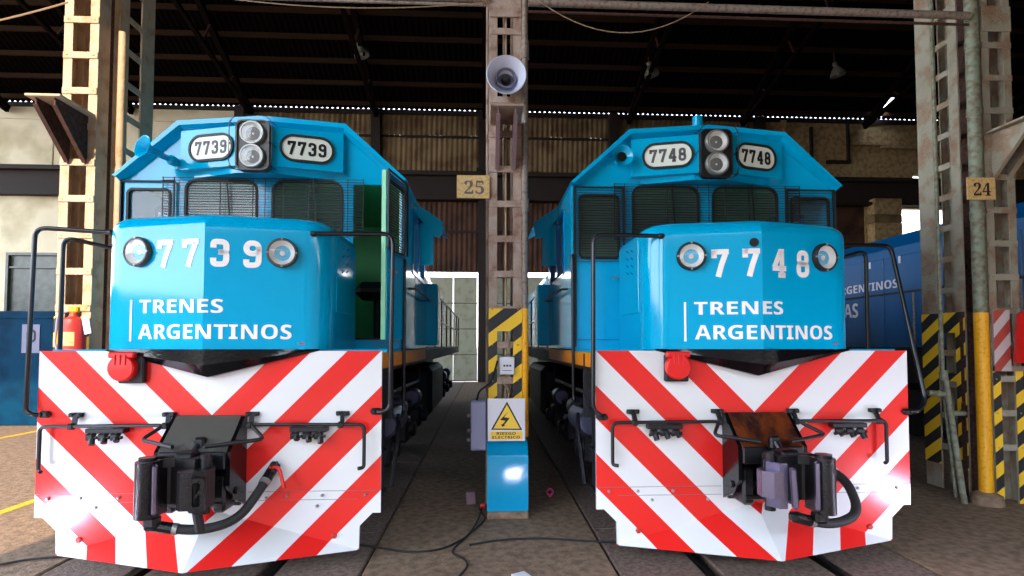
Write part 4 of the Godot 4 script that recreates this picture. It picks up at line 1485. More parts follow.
func lattice_column(xc: float, label: String, material: Material, side: float, opts: Dictionary) -> Node3D:
	var t := thing("lattice_column", label, "column", Vector3(xc, 0, -1.4), "riveted lattice columns")
	var yt := 11.0
	for s in [-1.0, 1.0]:
		var c := MB.new()
		channel(c, 0.135 * s, 0.0, 0.0, yt, s)
		obj("channel", c, material, t)
	var k := -7
	while true:
		var y := 3.36 + 0.39 * k
		k += 1
		if y > 10.8:
			break
		if y < 0.5:
			continue
		var b := MB.new()
		b.box(Vector3(0, y, 0.004), Vector3(0.36, 0.072, 0.016), 0.003)
		for s in [-1.0, 1.0]:
			b.box(Vector3(0.14 * s, y, 0.014), Vector3(0.018, 0.018, 0.01), 0.003)
		obj("batten", b, material, t)
		var d := MB.new()
		for s in [-1.0, 1.0]:
			d.box(Vector3(0.2 * s, y - 0.1, -0.56), Vector3(0.014, 0.075, 0.42), 0.003)
		obj("side_batten", d, material, t)
	for s in [-1.0, 1.0]:
		var c := MB.new()
		c.span(Vector3(0.2 * s - 0.012, 0, -0.44), Vector3(0.2 * s + 0.012, yt, -0.3), 0.003)
		c.span(Vector3(0.2 * s - 0.012, 0, -0.95), Vector3(0.2 * s + 0.012, yt, -0.7), 0.003)
		c.span(Vector3(0.2 * s - 0.1 * s, 0, -0.95), Vector3(0.2 * s, yt, -0.93))
		obj("side_channel", c, material, t)
	var ip := MB.new()
	ip.span(Vector3(-0.012, 0, -0.5), Vector3(0.012, yt, -0.2))
	obj("inner_web", ip, M.rust_brown if side != 0.0 else material, t)
	if opts.get("top_plate", false):
		var tp := MB.new()
		tp.box(Vector3(0, 5.62, 0.01), Vector3(0.36, 0.3, 0.02), 0.004)
		obj("gusset", tp, material, t)
	# corbel reaching towards the camera
	var cb := MB.new()
	for x in [-0.09, 0.09]:
		cb.xf = Transform3D(Basis(Vector3(0, 0, 1), Vector3.UP, Vector3(-1, 0, 0)), Vector3(x, 0, 0))
		cb.prism(PackedVector2Array([Vector2(0.0, 4.25), Vector2(0.46, 4.25), Vector2(0.46, 4.17), Vector2(0.03, 3.74), Vector2(0.0, 3.72)]), -0.007, 0.007)
	cb.xf = Transform3D.IDENTITY
	var co := obj("corbel", cb, opts.corbel, t)
	var ct := MB.new()
	ct.span(Vector3(-0.17, 4.25, 0.0), Vector3(0.17, 4.275, 0.5), 0.004)
	obj("corbel_flange", ct, material, co)
	for x in [-0.09, 0.09]:
		var cf := MB.new()
		cf.bar(Vector3(x, 4.18, 0.465), Vector3(x, 3.74, 0.03), 0.045, 0.012)
		obj("gusset_edge", cf, opts.corbel, co)
	if opts.has("stripe"):
		for st in opts.stripe:
			var m := MB.new()
			m.xf = st[0]
			stripes(m, st[1], Vector2(0.6, -0.8) if st.size() < 3 else st[2], 0.03, 0.12, [Color(0.9, 0.55, 0.02), Color(0.02, 0.02, 0.022)] if st.size() < 4 else st[3], 0.0)
			obj("hazard_stripes", m, M.painted_matt, t)
	return t


func board(label: String, text: String, r: Rect2, z: float, ink: Material) -> void:
	var b := MB.new()
	b.span(Vector3(r.position.x, r.position.y, z - 0.012), Vector3(r.end.x, r.end.y, z), 0.003)
	var o := obj("number_sign", b, M.sign_tan)
	tag(o, label, "sign")
	var tx := MB.new()
	var w := r.size.x
	write(tx, text, font(true, true), Rect2(r.position.x + w * 0.23, r.position.y + r.size.y * 0.18, w * 0.6, r.size.y * 0.58), 0.002, func(p: Vector3) -> Vector3: return p + Vector3(0, 0, z + 0.0005))
	obj("lettering", tx, ink, o)


func tube_thing(called: String, label: String, category: String, p: Array, r: float, material: Material, group := "", n := 8) -> MeshInstance3D:
	var t := MB.new()
	t.tube(p, r, n)
	var o := obj(called, t, material, null, 50)
	tag(o, label, category, group)
	return o


func catenary(a: Vector3, b: Vector3, sag: float, n := 16) -> Array:
	var out := []
	for i in n + 1:
		var f := float(i) / n
		out.append(a.lerp(b, f) - Vector3(0, sag * 4.0 * f * (1 - f), 0))
	return out


func flood(label: String, at: Vector3, towards: Vector3, energy: float) -> void:
	# an LED work light lying on the floor
	var t := thing("work_light", label, "work light", at, "LED work lights on the floor")
	t.look_at_from_position(at, towards, Vector3.UP)
	var b := MB.new()
	b.box(Vector3(0, 0.0, 0.02), Vector3(0.22, 0.16, 0.05), 0.01)
	for k in 7:
		b.box(Vector3(-0.09 + 0.03 * k, 0, 0.06), Vector3(0.006, 0.13, 0.04))
	obj("body", b, M.lever_black, t)
	var f := MB.new()
	f.quad(Vector3(-0.095, -0.065, -0.0065), Vector3(0.095, -0.065, -0.0065), Vector3(0.095, 0.065, -0.0065), Vector3(-0.095, 0.065, -0.0065), Vector3(0, 0, -1))
	obj("led_panel", f, M.led_face, t)
	var st := MB.new()
	st.tube(bend([Vector3(-0.12, 0.0, 0.02), Vector3(-0.13, -0.1, 0.05), Vector3(0.13, -0.1, 0.05), Vector3(0.12, 0.0, 0.02)], 0.02), 0.007, 6)
	obj("stand", st, M.lever_black, t, 50)
	var l := AreaLight3D.new()
	l.name = "led_light"
	l.area_size = Vector2(0.19, 0.13)
	l.light_energy = energy
	l.light_color = Color(0.86, 0.86, 1.0)
	l.shadow_enabled = true
	l.position = Vector3(0, 0, -0.012)
	t.add_child(l)


func pendant(label: String, at: Vector3) -> void:
	var t := thing("pendant_lamp", label, "lamp", at, "bell lamps under the roof")
	var s := MB.new()
	var tilt := Transform3D(Basis(Vector3(0, 0, 1), 0.25), Vector3.ZERO)
	s.lathe([Vector2(0, 0.55), Vector2(0.12, 0.55)].map(func(p): return p) if false else [Vector2(0.3, 0.0), Vector2(0.33, 0.0), Vector2(0.3, 0.14), Vector2(0.17, 0.34), Vector2(0.1, 0.42), Vector2(0.1, 0.6), Vector2(0, 0.62)], 20, tilt)
	s.lathe([Vector2(0, 0.38), Vector2(0.15, 0.3), Vector2(0.28, 0.12), Vector2(0.3, 0.0)].map(func(p): return p), 20, tilt)
	obj("shade", s, M.shade_grey, t, 40)
	var b := MB.new()
	b.lathe([Vector2(0, 0.02), Vector2(0.06, 0.05), Vector2(0.075, 0.12), Vector2(0.05, 0.22), Vector2(0.04, 0.3), Vector2(0, 0.3)], 12, tilt)
	obj("bulb", b, M.board_face, t, 40)
	var r := MB.new()
	r.tube([tilt * Vector3(0, 0.6, 0), Vector3(-0.2, roof_y(at.z) - at.y - 0.2, 0)], 0.035, 6)
	obj("hanger", r, M.rust_brown, t, 50)


func centre_column_things() -> void:
	# horn speaker
	var h := thing("horn_loudspeaker", "round pale bell-shaped horn high on the middle column", "loudspeaker", Vector3(0.227, 4.66, -1.36))
	var fw := Transform3D(Basis(Vector3.RIGHT, PI / 2), Vector3.ZERO)
	var b := MB.new()
	b.lathe([Vector2(0, 0), Vector2(0.08, 0.0), Vector2(0.09, 0.06), Vector2(0.12, 0.1), Vector2(0.205, 0.27), Vector2(0.213, 0.285), Vector2(0.207, 0.292), Vector2(0.198, 0.28), Vector2(0.165, 0.2), Vector2(0.12, 0.12), Vector2(0.1, 0.08), Vector2(0, 0.06)], 36, fw)
	obj("bell", b, M.white_enamel, h, 40)
	b = MB.new()
	b.lathe([Vector2(0.0, 0.06), Vector2(0.105, 0.07), Vector2(0.11, 0.16), Vector2(0.1, 0.165), Vector2(0.09, 0.09), Vector2(0, 0.09)], 28, Transform3D(fw.basis, Vector3(0, 0.03, 0)))
	obj("inner_horn", b, M.box_grey, h, 40)
	b = MB.new()
	b.lathe([Vector2(0.05, 0.06), Vector2(0.052, 0.15), Vector2(0.035, 0.175), Vector2(0, 0.18)], 20, Transform3D(fw.basis, Vector3(0, 0.02, 0)))
	obj("driver_cap", b, M.gasket, h, 40)
	b = MB.new()
	b.span(Vector3(-0.02, -0.03, -0.03), Vector3(0.02, 0.03, 0.02))
	obj("mount", b, M.rust_brown, h)
	board("tan number 25 sign on the middle column", "25", Rect2(-0.306, 3.413, 0.36, 0.255), -1.37, M.grey_letter)
	board("yellow tan number 24 sign on the right column", "24", Rect2(5.455, 3.445, 0.34, 0.255), -1.27, M.gasket)
	# pipe up the side of the column
	var p := MB.new()
	p.tube([Vector3(0.445, 0.8, -1.4), Vector3(0.445, 11, -1.4)], 0.036, 12)
	p.tube([Vector3(0.445, 3.28, -1.4), Vector3(0.445, 3.42, -1.4)], 0.045, 12)
	p.tube([Vector3(0.445, 5.0, -1.4), Vector3(0.445, 5.2, -1.4)], 0.048, 12)
	var up := obj("standpipe", p, M.pipe_grey, null, 50)
	tag(up, "grey vertical pipe strapped to the middle column", "pipe")
	var yp := MB.new()
	yp.tube([Vector3(0.445, 0.8, -1.4), Vector3(0.445, 2.2, -1.4)], 0.038, 12)
	obj("painted_length", yp, M.yellow_paint, up, 50)
	tube_thing("conduit", "thin pale conduit running up inside the middle column", "pipe", [Vector3(0.235, 0.8, -1.46), Vector3(0.235, 11, -1.46)], 0.012, M.column_cream)
	# warning sign
	var s := MB.new()
	s.span(Vector3(0.035, 0.79, -1.19), Vector3(0.43, 1.235, -1.18), 0.003)
	var sg := obj("warning_sign", s, M.sign_white)
	tag(sg, "white electrical hazard sign with yellow triangle on the middle column", "sign")
	var c := Vector2(0.238, 1.0)
	var tri := MB.new()
	tri.flat(PackedVector2Array([Vector2(0.238, 1.205), Vector2(0.07, 0.91), Vector2(0.4, 0.905)]), -1.1785)
	obj("triangle_border", tri, M.black_letter, sg)
	tri = MB.new()
	tri.flat(PackedVector2Array([Vector2(0.238, 1.172), Vector2(0.096, 0.923), Vector2(0.376, 0.919)]), -1.1775)
	obj("triangle", tri, M.sign_yellow, sg)
	tri = MB.new()
	tri.flat(PackedVector2Array([Vector2(0.255, 1.1), Vector2(0.165, 1.012), Vector2(0.222, 1.002), Vector2(0.19, 0.965), Vector2(0.176, 0.972), Vector2(0.186, 0.94), Vector2(0.222, 0.952), Vector2(0.208, 0.958), Vector2(0.268, 1.03), Vector2(0.208, 1.04)]), -1.1765)
	obj("lightning_bolt", tri, M.black_letter, sg)
	tri = MB.new()
	tri.flat(rect(0.065, 0.808, 0.4, 0.892), -1.1785)
	obj("caption_panel", tri, M.sign_yellow, sg)
	tri = MB.new()
	write(tri, "RIESGO", font(), Rect2(0.13, 0.855, 0.2, 0.03), 0.001, func(q: Vector3) -> Vector3: return q + Vector3(0, 0, -1.178))
	write(tri, "ELECTRICO", font(), Rect2(0.085, 0.816, 0.29, 0.028), 0.001, func(q: Vector3) -> Vector3: return q + Vector3(0, 0, -1.178))
	obj("lettering", tri, M.black_letter, sg)
	# blue cover over the foot of the column
	var bc := thing("cable_cover", "glossy blue metal cover box at the foot of the middle column", "cover", Vector3(0.245, 0, -1.2))
	var cv := MB.new()
	cv.xf = Transform3D(Basis(Vector3(0, 0, -1), Vector3.UP, Vector3(1, 0, 0)), Vector3.ZERO)
	cv.prism(PackedVector2Array([Vector2(-0.06, 0.075), Vector2(-0.05, 0.62), Vector2(-0.035, 0.65), Vector2(0.0, 0.67), Vector2(0.1, 0.775), Vector2(0.19, 0.79), Vector2(0.19, 0.075)]), -0.215, 0.215)
	obj("shell", cv, M.blue_cover, bc, 30)
	var pd := MB.new()
	pd.box(Vector3(0, 0.037, -0.08), Vector3(0.43, 0.075, 0.34), 0.01)
	obj("plinth", pd, M.concrete, bc)
	# junction box and small meter box
	var jb := thing("junction_box", "bluish grey junction box left of the hazard sign", "electrical box", Vector3(-0.06, 0.68, -1.35))
	var j := MB.new()
	j.box(Vector3(0, 0.26, 0), Vector3(0.17, 0.52, 0.22), 0.012)
	obj("case", j, M.box_grey, jb)
	j = MB.new()
	j.box(Vector3(0, 0.26, 0.113), Vector3(0.15, 0.49, 0.01), 0.004)
	obj("lid", j, M.box_grey, jb)
	for y in [0.1, 0.2, 0.36]:
		j = MB.new()
		j.tube([Vector3(-0.085, y, 0), Vector3(-0.125, y, 0)], 0.022, 8)
		obj("cable_gland", j, M.box_pink, jb)
	j = MB.new()
	j.tube(bend([Vector3(-0.02, 0.52, 0), Vector3(0.0, 0.62, 0), Vector3(0.14, 0.72, 0.06), Vector3(0.2, 0.95, 0.08)], 0.08), 0.012, 6)
	obj("lead", j, M.cable, jb, 50)
	var mb := thing("meter_box", "small white box with dark print on the striped column", "electrical box", Vector3(0.245, 1.48, -1.36))
	j = MB.new()
	j.box(Vector3(0, 0.095, 0.0), Vector3(0.16, 0.19, 0.06), 0.006)
	obj("case", j, M.sign_white, mb)
	j = MB.new()
	for k in 3:
		j.span(Vector3(-0.04 + 0.032 * k, 0.085, 0.03), Vector3(-0.018 + 0.032 * k, 0.105, 0.032))
	j.span(Vector3(-0.05, 0.04, 0.03), Vector3(0.05, 0.046, 0.032))
	obj("print", j, M.black_letter, mb)
	j = MB.new()
	j.tube(bend([Vector3(-0.02, 0.0, 0), Vector3(-0.06, -0.08, 0.02), Vector3(0.03, -0.18, 0.03), Vector3(0.0, -0.3, 0.05)], 0.06), 0.008, 6)
	obj("lead", j, M.wire_tan, mb, 50)
	j = MB.new()
	j.tube(bend([Vector3(-0.02, 0.19, 0), Vector3(0.02, 0.3, 0.0), Vector3(-0.01, 0.55, -0.05)], 0.06), 0.008, 6)
	obj("lead", j, M.wire_tan, mb, 50)
	# bits on the floor
	var pb := MB.new()
	pb.box(Vector3(-0.15, 0.07, -1.7), Vector3(0.11, 0.14, 0.1), 0.01, Basis(Vector3.BACK, 0.08))
	tag(obj("plug_box", pb, M.box_pink), "small pinkish plug box on the floor left of the blue cover", "electrical box")
	pb = MB.new()
	pb.tube([Vector3(-0.03, 0.03, -1.5), Vector3(0.02, 0.04, -1.47)], 0.025, 10)
	tag(obj("red_plug", pb, M.red_paint), "little red plug on the floor beside the blue cover", "plug")
	pb = MB.new()
	var lp := []
	for k in 13:
		lp.append(Vector3(0.78 + 0.035 * cos(TAU * k / 12), 0.055 + 0.035 * sin(TAU * k / 12), -1.95))
	pb.tube(lp, 0.014, 6, false)
	pb.tube([Vector3(0.78, 0.0, -1.95), Vector3(0.78, 0.02, -1.95)], 0.02, 6)
	tag(obj("pink_ring", pb, M.pink, null, 50), "small pink ring on the dark floor right of the blue cover", "ring")
	pb = MB.new()
	pb.box(Vector3(0.3, 0.012, 0.36), Vector3(0.12, 0.024, 0.16), 0.004, Basis(Vector3.UP, 0.5))
	tag(obj("white_offcut", pb, M.sign_white), "small white block on the floor at the bottom edge", "block")
	var cabs := {
		"dark cable winding over the floor towards the camera": [[-0.02, -1.52], [-0.06, -1.07], [-0.13, -0.68], [-0.26, -0.3], [-0.28, -0.18], [-0.15, -0.02], [-0.13, 0.13], [-0.22, 0.4], [-0.3, 0.8]],
		"dark cable looping over the floor towards locomotive 7739": [[-1.3, -0.5], [-0.92, -0.33], [-0.64, -0.2], [-0.38, -0.25], [-0.2, -0.49], [-0.04, -0.91], [0.02, -1.1], [-0.05, -1.45]],
		"thin cable crossing the lit floor towards locomotive 7748": [[-0.13, -0.36], [0.15, -0.48], [0.52, -0.51], [1.05, -0.38], [1.5, -0.3]],
		"thin dark cable on the floor left of locomotive 7739": [[-4.4, 0.05], [-3.93, -0.1], [-3.82, -0.2], [-3.5, -0.28], [-3.0, -0.3]],
	}
	for k in cabs:
		var pts := []
		for q in cabs[k]:
			pts.append(Vector3(q[0], 0.012, q[1]))
		tube_thing("floor_cable", k, "cable", bend(pts, 0.2, 5), 0.009, M.cable, "", 6)


func right_things() -> void:
	var p := MB.new()
	p.tube([Vector3(5.69, 0.14, -1.4), Vector3(5.69, 11, -1.4)], 0.068, 16)
	for y in [3.3, 4.5, 5.3]:
		p.tube([Vector3(5.69, y - 0.05, -1.4), Vector3(5.69, y + 0.05, -1.4)], 0.075, 16)
	var o := obj("standpipe", p, M.pipe_green, null, 50)
	tag(o, "thick vertical pipe, yellow below and greenish above, on the right column", "pipe")
	p = MB.new()
	p.tube([Vector3(5.69, 0.14, -1.4), Vector3(5.69, 2.17, -1.4)], 0.07, 16)
	obj("painted_length", p, M.yellow_paint, o, 50)
	p = MB.new()
	p.lathe([Vector2(0, 0), Vector2(0.16, 0), Vector2(0.15, 0.1), Vector2(0.08, 0.14), Vector2(0, 0.14)], 16, Transform3D(Basis.IDENTITY, Vector3(5.69, 0, -1.4)))
	obj("foot", p, M.concrete, o, 30)
	p = MB.new()
	p.tube([Vector3(5.42, 0.05, -1.5), Vector3(5.4, 1.35, -1.62), Vector3(5.42, 3.5, -1.65), Vector3(5.42, 11.0, -1.65)], 0.022, 8)
	p.tube([Vector3(5.44, 0.0, -1.42), Vector3(5.4, 1.5, -1.6)], 0.035, 10)
	p.tube([Vector3(5.4, 1.22, -1.58), Vector3(5.2, 1.24, -1.6)], 0.035, 10)
	p.tube([Vector3(5.4, 1.0, -1.56), Vector3(5.62, 1.0, -1.58)], 0.03, 10)
	p.tube([Vector3(5.4, 1.38, -1.6), Vector3(5.4, 1.48, -1.61)], 0.045, 10)
	tag(obj("water_pipe", p, M.pipe_green, null, 50), "thin grey pipe with elbows in front of the right column", "pipe")
	p = MB.new()
	p.box(Vector3(5.83, 0.55, -1.75), Vector3(0.14, 1.1, 0.06))
	p.box(Vector3(5.83, 1.65, -1.75), Vector3(0.13, 1.1, 0.05))
	tag(obj("steel_post", p, M.rust_brown), "rusty flat steel post behind the yellow pipe", "post")
	# red container on a red and white striped panel
	var r := thing("fire_bucket", "red fire container with white mark hung at the right edge", "fire equipment", Vector3(6.1, 1.6, -1.2))
	var m := MB.new()
	m.lathe([Vector2(0, 0), Vector2(0.17, 0), Vector2(0.172, 0.02), Vector2(0.135, 0.52), Vector2(0.13, 0.55), Vector2(0.05, 0.6), Vector2(0, 0.6)], 28)
	obj("body", m, M.red_paint, r, 30)
	m = MB.new()
	m.tube(bend([Vector3(-0.02, 0.6, 0), Vector3(-0.02, 0.68, 0), Vector3(0.1, 0.7, 0.02)], 0.03), 0.014, 8)
	obj("handle", m, M.red_dull, r, 50)
	m = MB.new()
	for k in 7:
		var a0 := 0.6 + 0.3 * k
		var a1 := a0 + 0.3
		var c0 := Vector3(0.06 - 0.05 * cos(a0), 0.25 + 0.05 * sin(a0), 0.157)
		var c1 := Vector3(0.06 - 0.05 * cos(a1), 0.25 + 0.05 * sin(a1), 0.157)
		m.bar(c0, c1, 0.008, 0.024, Vector3.UP)
	obj("mark", m, M.white_letter, r)
	var st := MB.new()
	st.xf = Transform3D(Basis.IDENTITY, Vector3(5.8, 1.5, -1.36))
	stripes(st, rect(0, 0, 0.2, 0.7), Vector2(0.75, -0.66), 0.05, 0.1, [Color(0.55, 0.5, 0.48), Color(0.42, 0.07, 0.05)], 0.0)
	st.xf = Transform3D.IDENTITY
	st.col = Color(0.3, 0.25, 0.22)
	st.span(Vector3(5.8, 1.5, -1.385), Vector3(6.3, 1.56, -1.362))
	st.span(Vector3(5.8, 1.5, -1.385), Vector3(6.0, 2.2, -1.362))
	tag(obj("striped_panel", st, M.painted_matt), "worn red and white striped panel behind the red container", "panel")
	# stool
	var s := thing("stool", "small metal stool in the dark beside the right column", "stool", Vector3(5.66, 0, -2.75))
	m = MB.new()
	m.lathe([Vector2(0, 0.3), Vector2(0.16, 0.3), Vector2(0.16, 0.32), Vector2(0, 0.32)], 20)
	obj("seat", m, M.stool, s, 30)
	for k in 3:
		m = MB.new()
		var a := TAU * k / 3.0 + 0.4
		m.tube([Vector3(cos(a) * 0.1, 0.3, sin(a) * 0.1), Vector3(cos(a) * 0.17, 0, sin(a) * 0.17)], 0.014, 6)
		obj("leg", m, M.stool, s, 50)


func third_loco() -> void:
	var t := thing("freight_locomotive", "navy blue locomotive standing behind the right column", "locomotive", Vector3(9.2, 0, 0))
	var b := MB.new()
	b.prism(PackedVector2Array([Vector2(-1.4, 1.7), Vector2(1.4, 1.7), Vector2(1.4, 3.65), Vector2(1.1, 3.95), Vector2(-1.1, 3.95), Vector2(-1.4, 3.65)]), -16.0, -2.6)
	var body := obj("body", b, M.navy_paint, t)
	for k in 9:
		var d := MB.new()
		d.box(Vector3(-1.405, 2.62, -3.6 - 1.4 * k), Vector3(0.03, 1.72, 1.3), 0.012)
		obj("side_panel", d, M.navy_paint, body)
	var g := MB.new()
	g.span(Vector3(-1.44, 2.76, -16), Vector3(-1.4, 2.8, -2.6))
	g.span(Vector3(-1.46, 1.66, -16), Vector3(1.46, 1.76, -2.6))
	obj("belt_rail", g, M.gasket, body)
	var side := func(q: Vector3) -> Vector3: return Vector3(-1.422 - q.z, q.y, q.x)
	var tx := MB.new()
	write(tx, "ARGENTINOS", font(), Rect2(-7.25, 2.88, 1.88, 0.17), 0.004, side)
	obj("lettering", tx, M.sign_white, body)
	tx = MB.new()
	write(tx, "CARGAS", font(), Rect2(-8.0, 2.37, 1.5, 0.3), 0.004, side)
	obj("lettering", tx, M.sign_white, body)
	for z in [-5.3, -6.1, -4.5]:
		var l := MB.new()
		l.box(Vector3(-1.43, 3.4, z), Vector3(0.03, 0.14, 0.05), 0.01)
		obj("marker", l, M.sign_white, body)
	for k in 7:
		var r := MB.new()
		var z := -2.9 - 2.0 * k
		r.tube([Vector3(-1.5, 1.7, z), Vector3(-1.5, 2.75, z)], 0.018, 6)
		obj("rail_post", r, M.pipe_grey, t, 50)
	var u := MB.new()
	u.span(Vector3(-1.3, 1.1, -15.8), Vector3(1.3, 1.68, -2.8))
	for z in [-4.2, -6.0, -12.0, -14.0]:
		for sg in [-1.0, 1.0]:
			u.lathe([Vector2(0, -0.07), Vector2(0.5, -0.07), Vector2(0.5, 0.07), Vector2(0, 0.07)], 24, Transform3D(Basis(Vector3.BACK, PI / 2), Vector3(0.6 * sg, 0.5, z)))
			u.box(Vector3(1.05 * sg, 0.6, z), Vector3(0.2, 0.4, 0.4), 0.04)
	u.span(Vector3(-1.1, 0.6, -6.8), Vector3(-0.95, 0.95, -3.4))
	u.span(Vector3(-1.2, 0.35, -11.0), Vector3(1.2, 1.1, -7.2), 0.08)
	for y in [0.35, 0.7, 1.05]:
		u.span(Vector3(-1.45, y, -3.2), Vector3(-1.0, y + 0.03, -2.7))
	obj("running_gear", u, M.under_dark, t)


func left_things() -> void:
	var w := MB.new()
	w.span(Vector3(-16, 0, -8.6), Vector3(-5.8, 2.56, -8.3), 0.02)
	var o := obj("wall_partition", w, M.blue_wall)
	structure(o, "blue painted low wall on the left")
	var n := MB.new()
	n.span(Vector3(-16, 2.4, -8.3), Vector3(-5.8, 2.46, -8.27))
	obj("moulding", n, M.blue_wall, o)
	var s := MB.new()
	s.span(Vector3(-10.35, 1.62, -8.3), Vector3(-9.97, 2.26, -8.285))
	var p := obj("notice", s, M.box_grey)
	tag(p, "pale notice on the blue wall", "sign")
	s = MB.new()
	s.ring(rounded(-10.25, -10.05, 1.85, 2.15, 0.09), rounded(-10.21, -10.09, 1.9, 2.1, 0.05), -8.286, -8.28)
	obj("emblem", s, M.gasket, p)
	# fire extinguisher by the left column
	var t := thing("fire_extinguisher", "red fire extinguisher hung on the left column", "extinguisher", Vector3(-4.2, 1.7, -1.2))
	var b := MB.new()
	b.lathe([Vector2(0, 0), Vector2(0.105, 0), Vector2(0.11, 0.02), Vector2(0.11, 0.3), Vector2(0.09, 0.36), Vector2(0.04, 0.39), Vector2(0.03, 0.43), Vector2(0, 0.43)], 24)
	obj("cylinder", b, M.red_dull, t, 40)
	b = MB.new()
	b.lathe([Vector2(0.112, 0.08), Vector2(0.112, 0.22)], 24)
	var lb := MB.new()
	for k in 6:
		var a0 := PI / 2 - 0.7 + 1.4 * k / 6.0
		var a1 := PI / 2 - 0.7 + 1.4 * (k + 1) / 6.0
		lb.quad(Vector3(cos(a0) * 0.1115, 0.09, sin(a0) * 0.1115), Vector3(cos(a1) * 0.1115, 0.09, sin(a1) * 0.1115), Vector3(cos(a1) * 0.1115, 0.23, sin(a1) * 0.1115), Vector3(cos(a0) * 0.1115, 0.23, sin(a0) * 0.1115), Vector3(0, 0, 1))
	obj("paper_label", lb, M.sign_tan, t, 40)
	b = MB.new()
	b.box(Vector3(0, 0.46, 0), Vector3(0.1, 0.06, 0.06), 0.012)
	b.bar(Vector3(0.02, 0.49, 0), Vector3(0.14, 0.5, 0.0), 0.03, 0.012)
	obj("valve", b, M.yellow_paint, t)
	b = MB.new()
	b.tube(bend([Vector3(-0.03, 0.45, 0.02), Vector3(-0.13, 0.4, 0.04), Vector3(-0.14, 0.1, 0.05), Vector3(-0.1, 0.03, 0.06)], 0.08), 0.011, 8)
	obj("hose", b, M.box_grey, t, 50)
	b = MB.new()
	b.box(Vector3(0.15, 0.3, 0.03), Vector3(0.07, 0.18, 0.004), 0.001, Basis(Vector3.BACK, 0.2))
	obj("inspection_tag", b, M.tag_white, t)
	# pipe beside the left column
	tube_thing("standpipe", "cream vertical pipe just right of the left column", "pipe", [Vector3(-4.06, 0, -1.62), Vector3(-4.06, 5.3, -1.62)], 0.04, M.column_cream, "", 12)


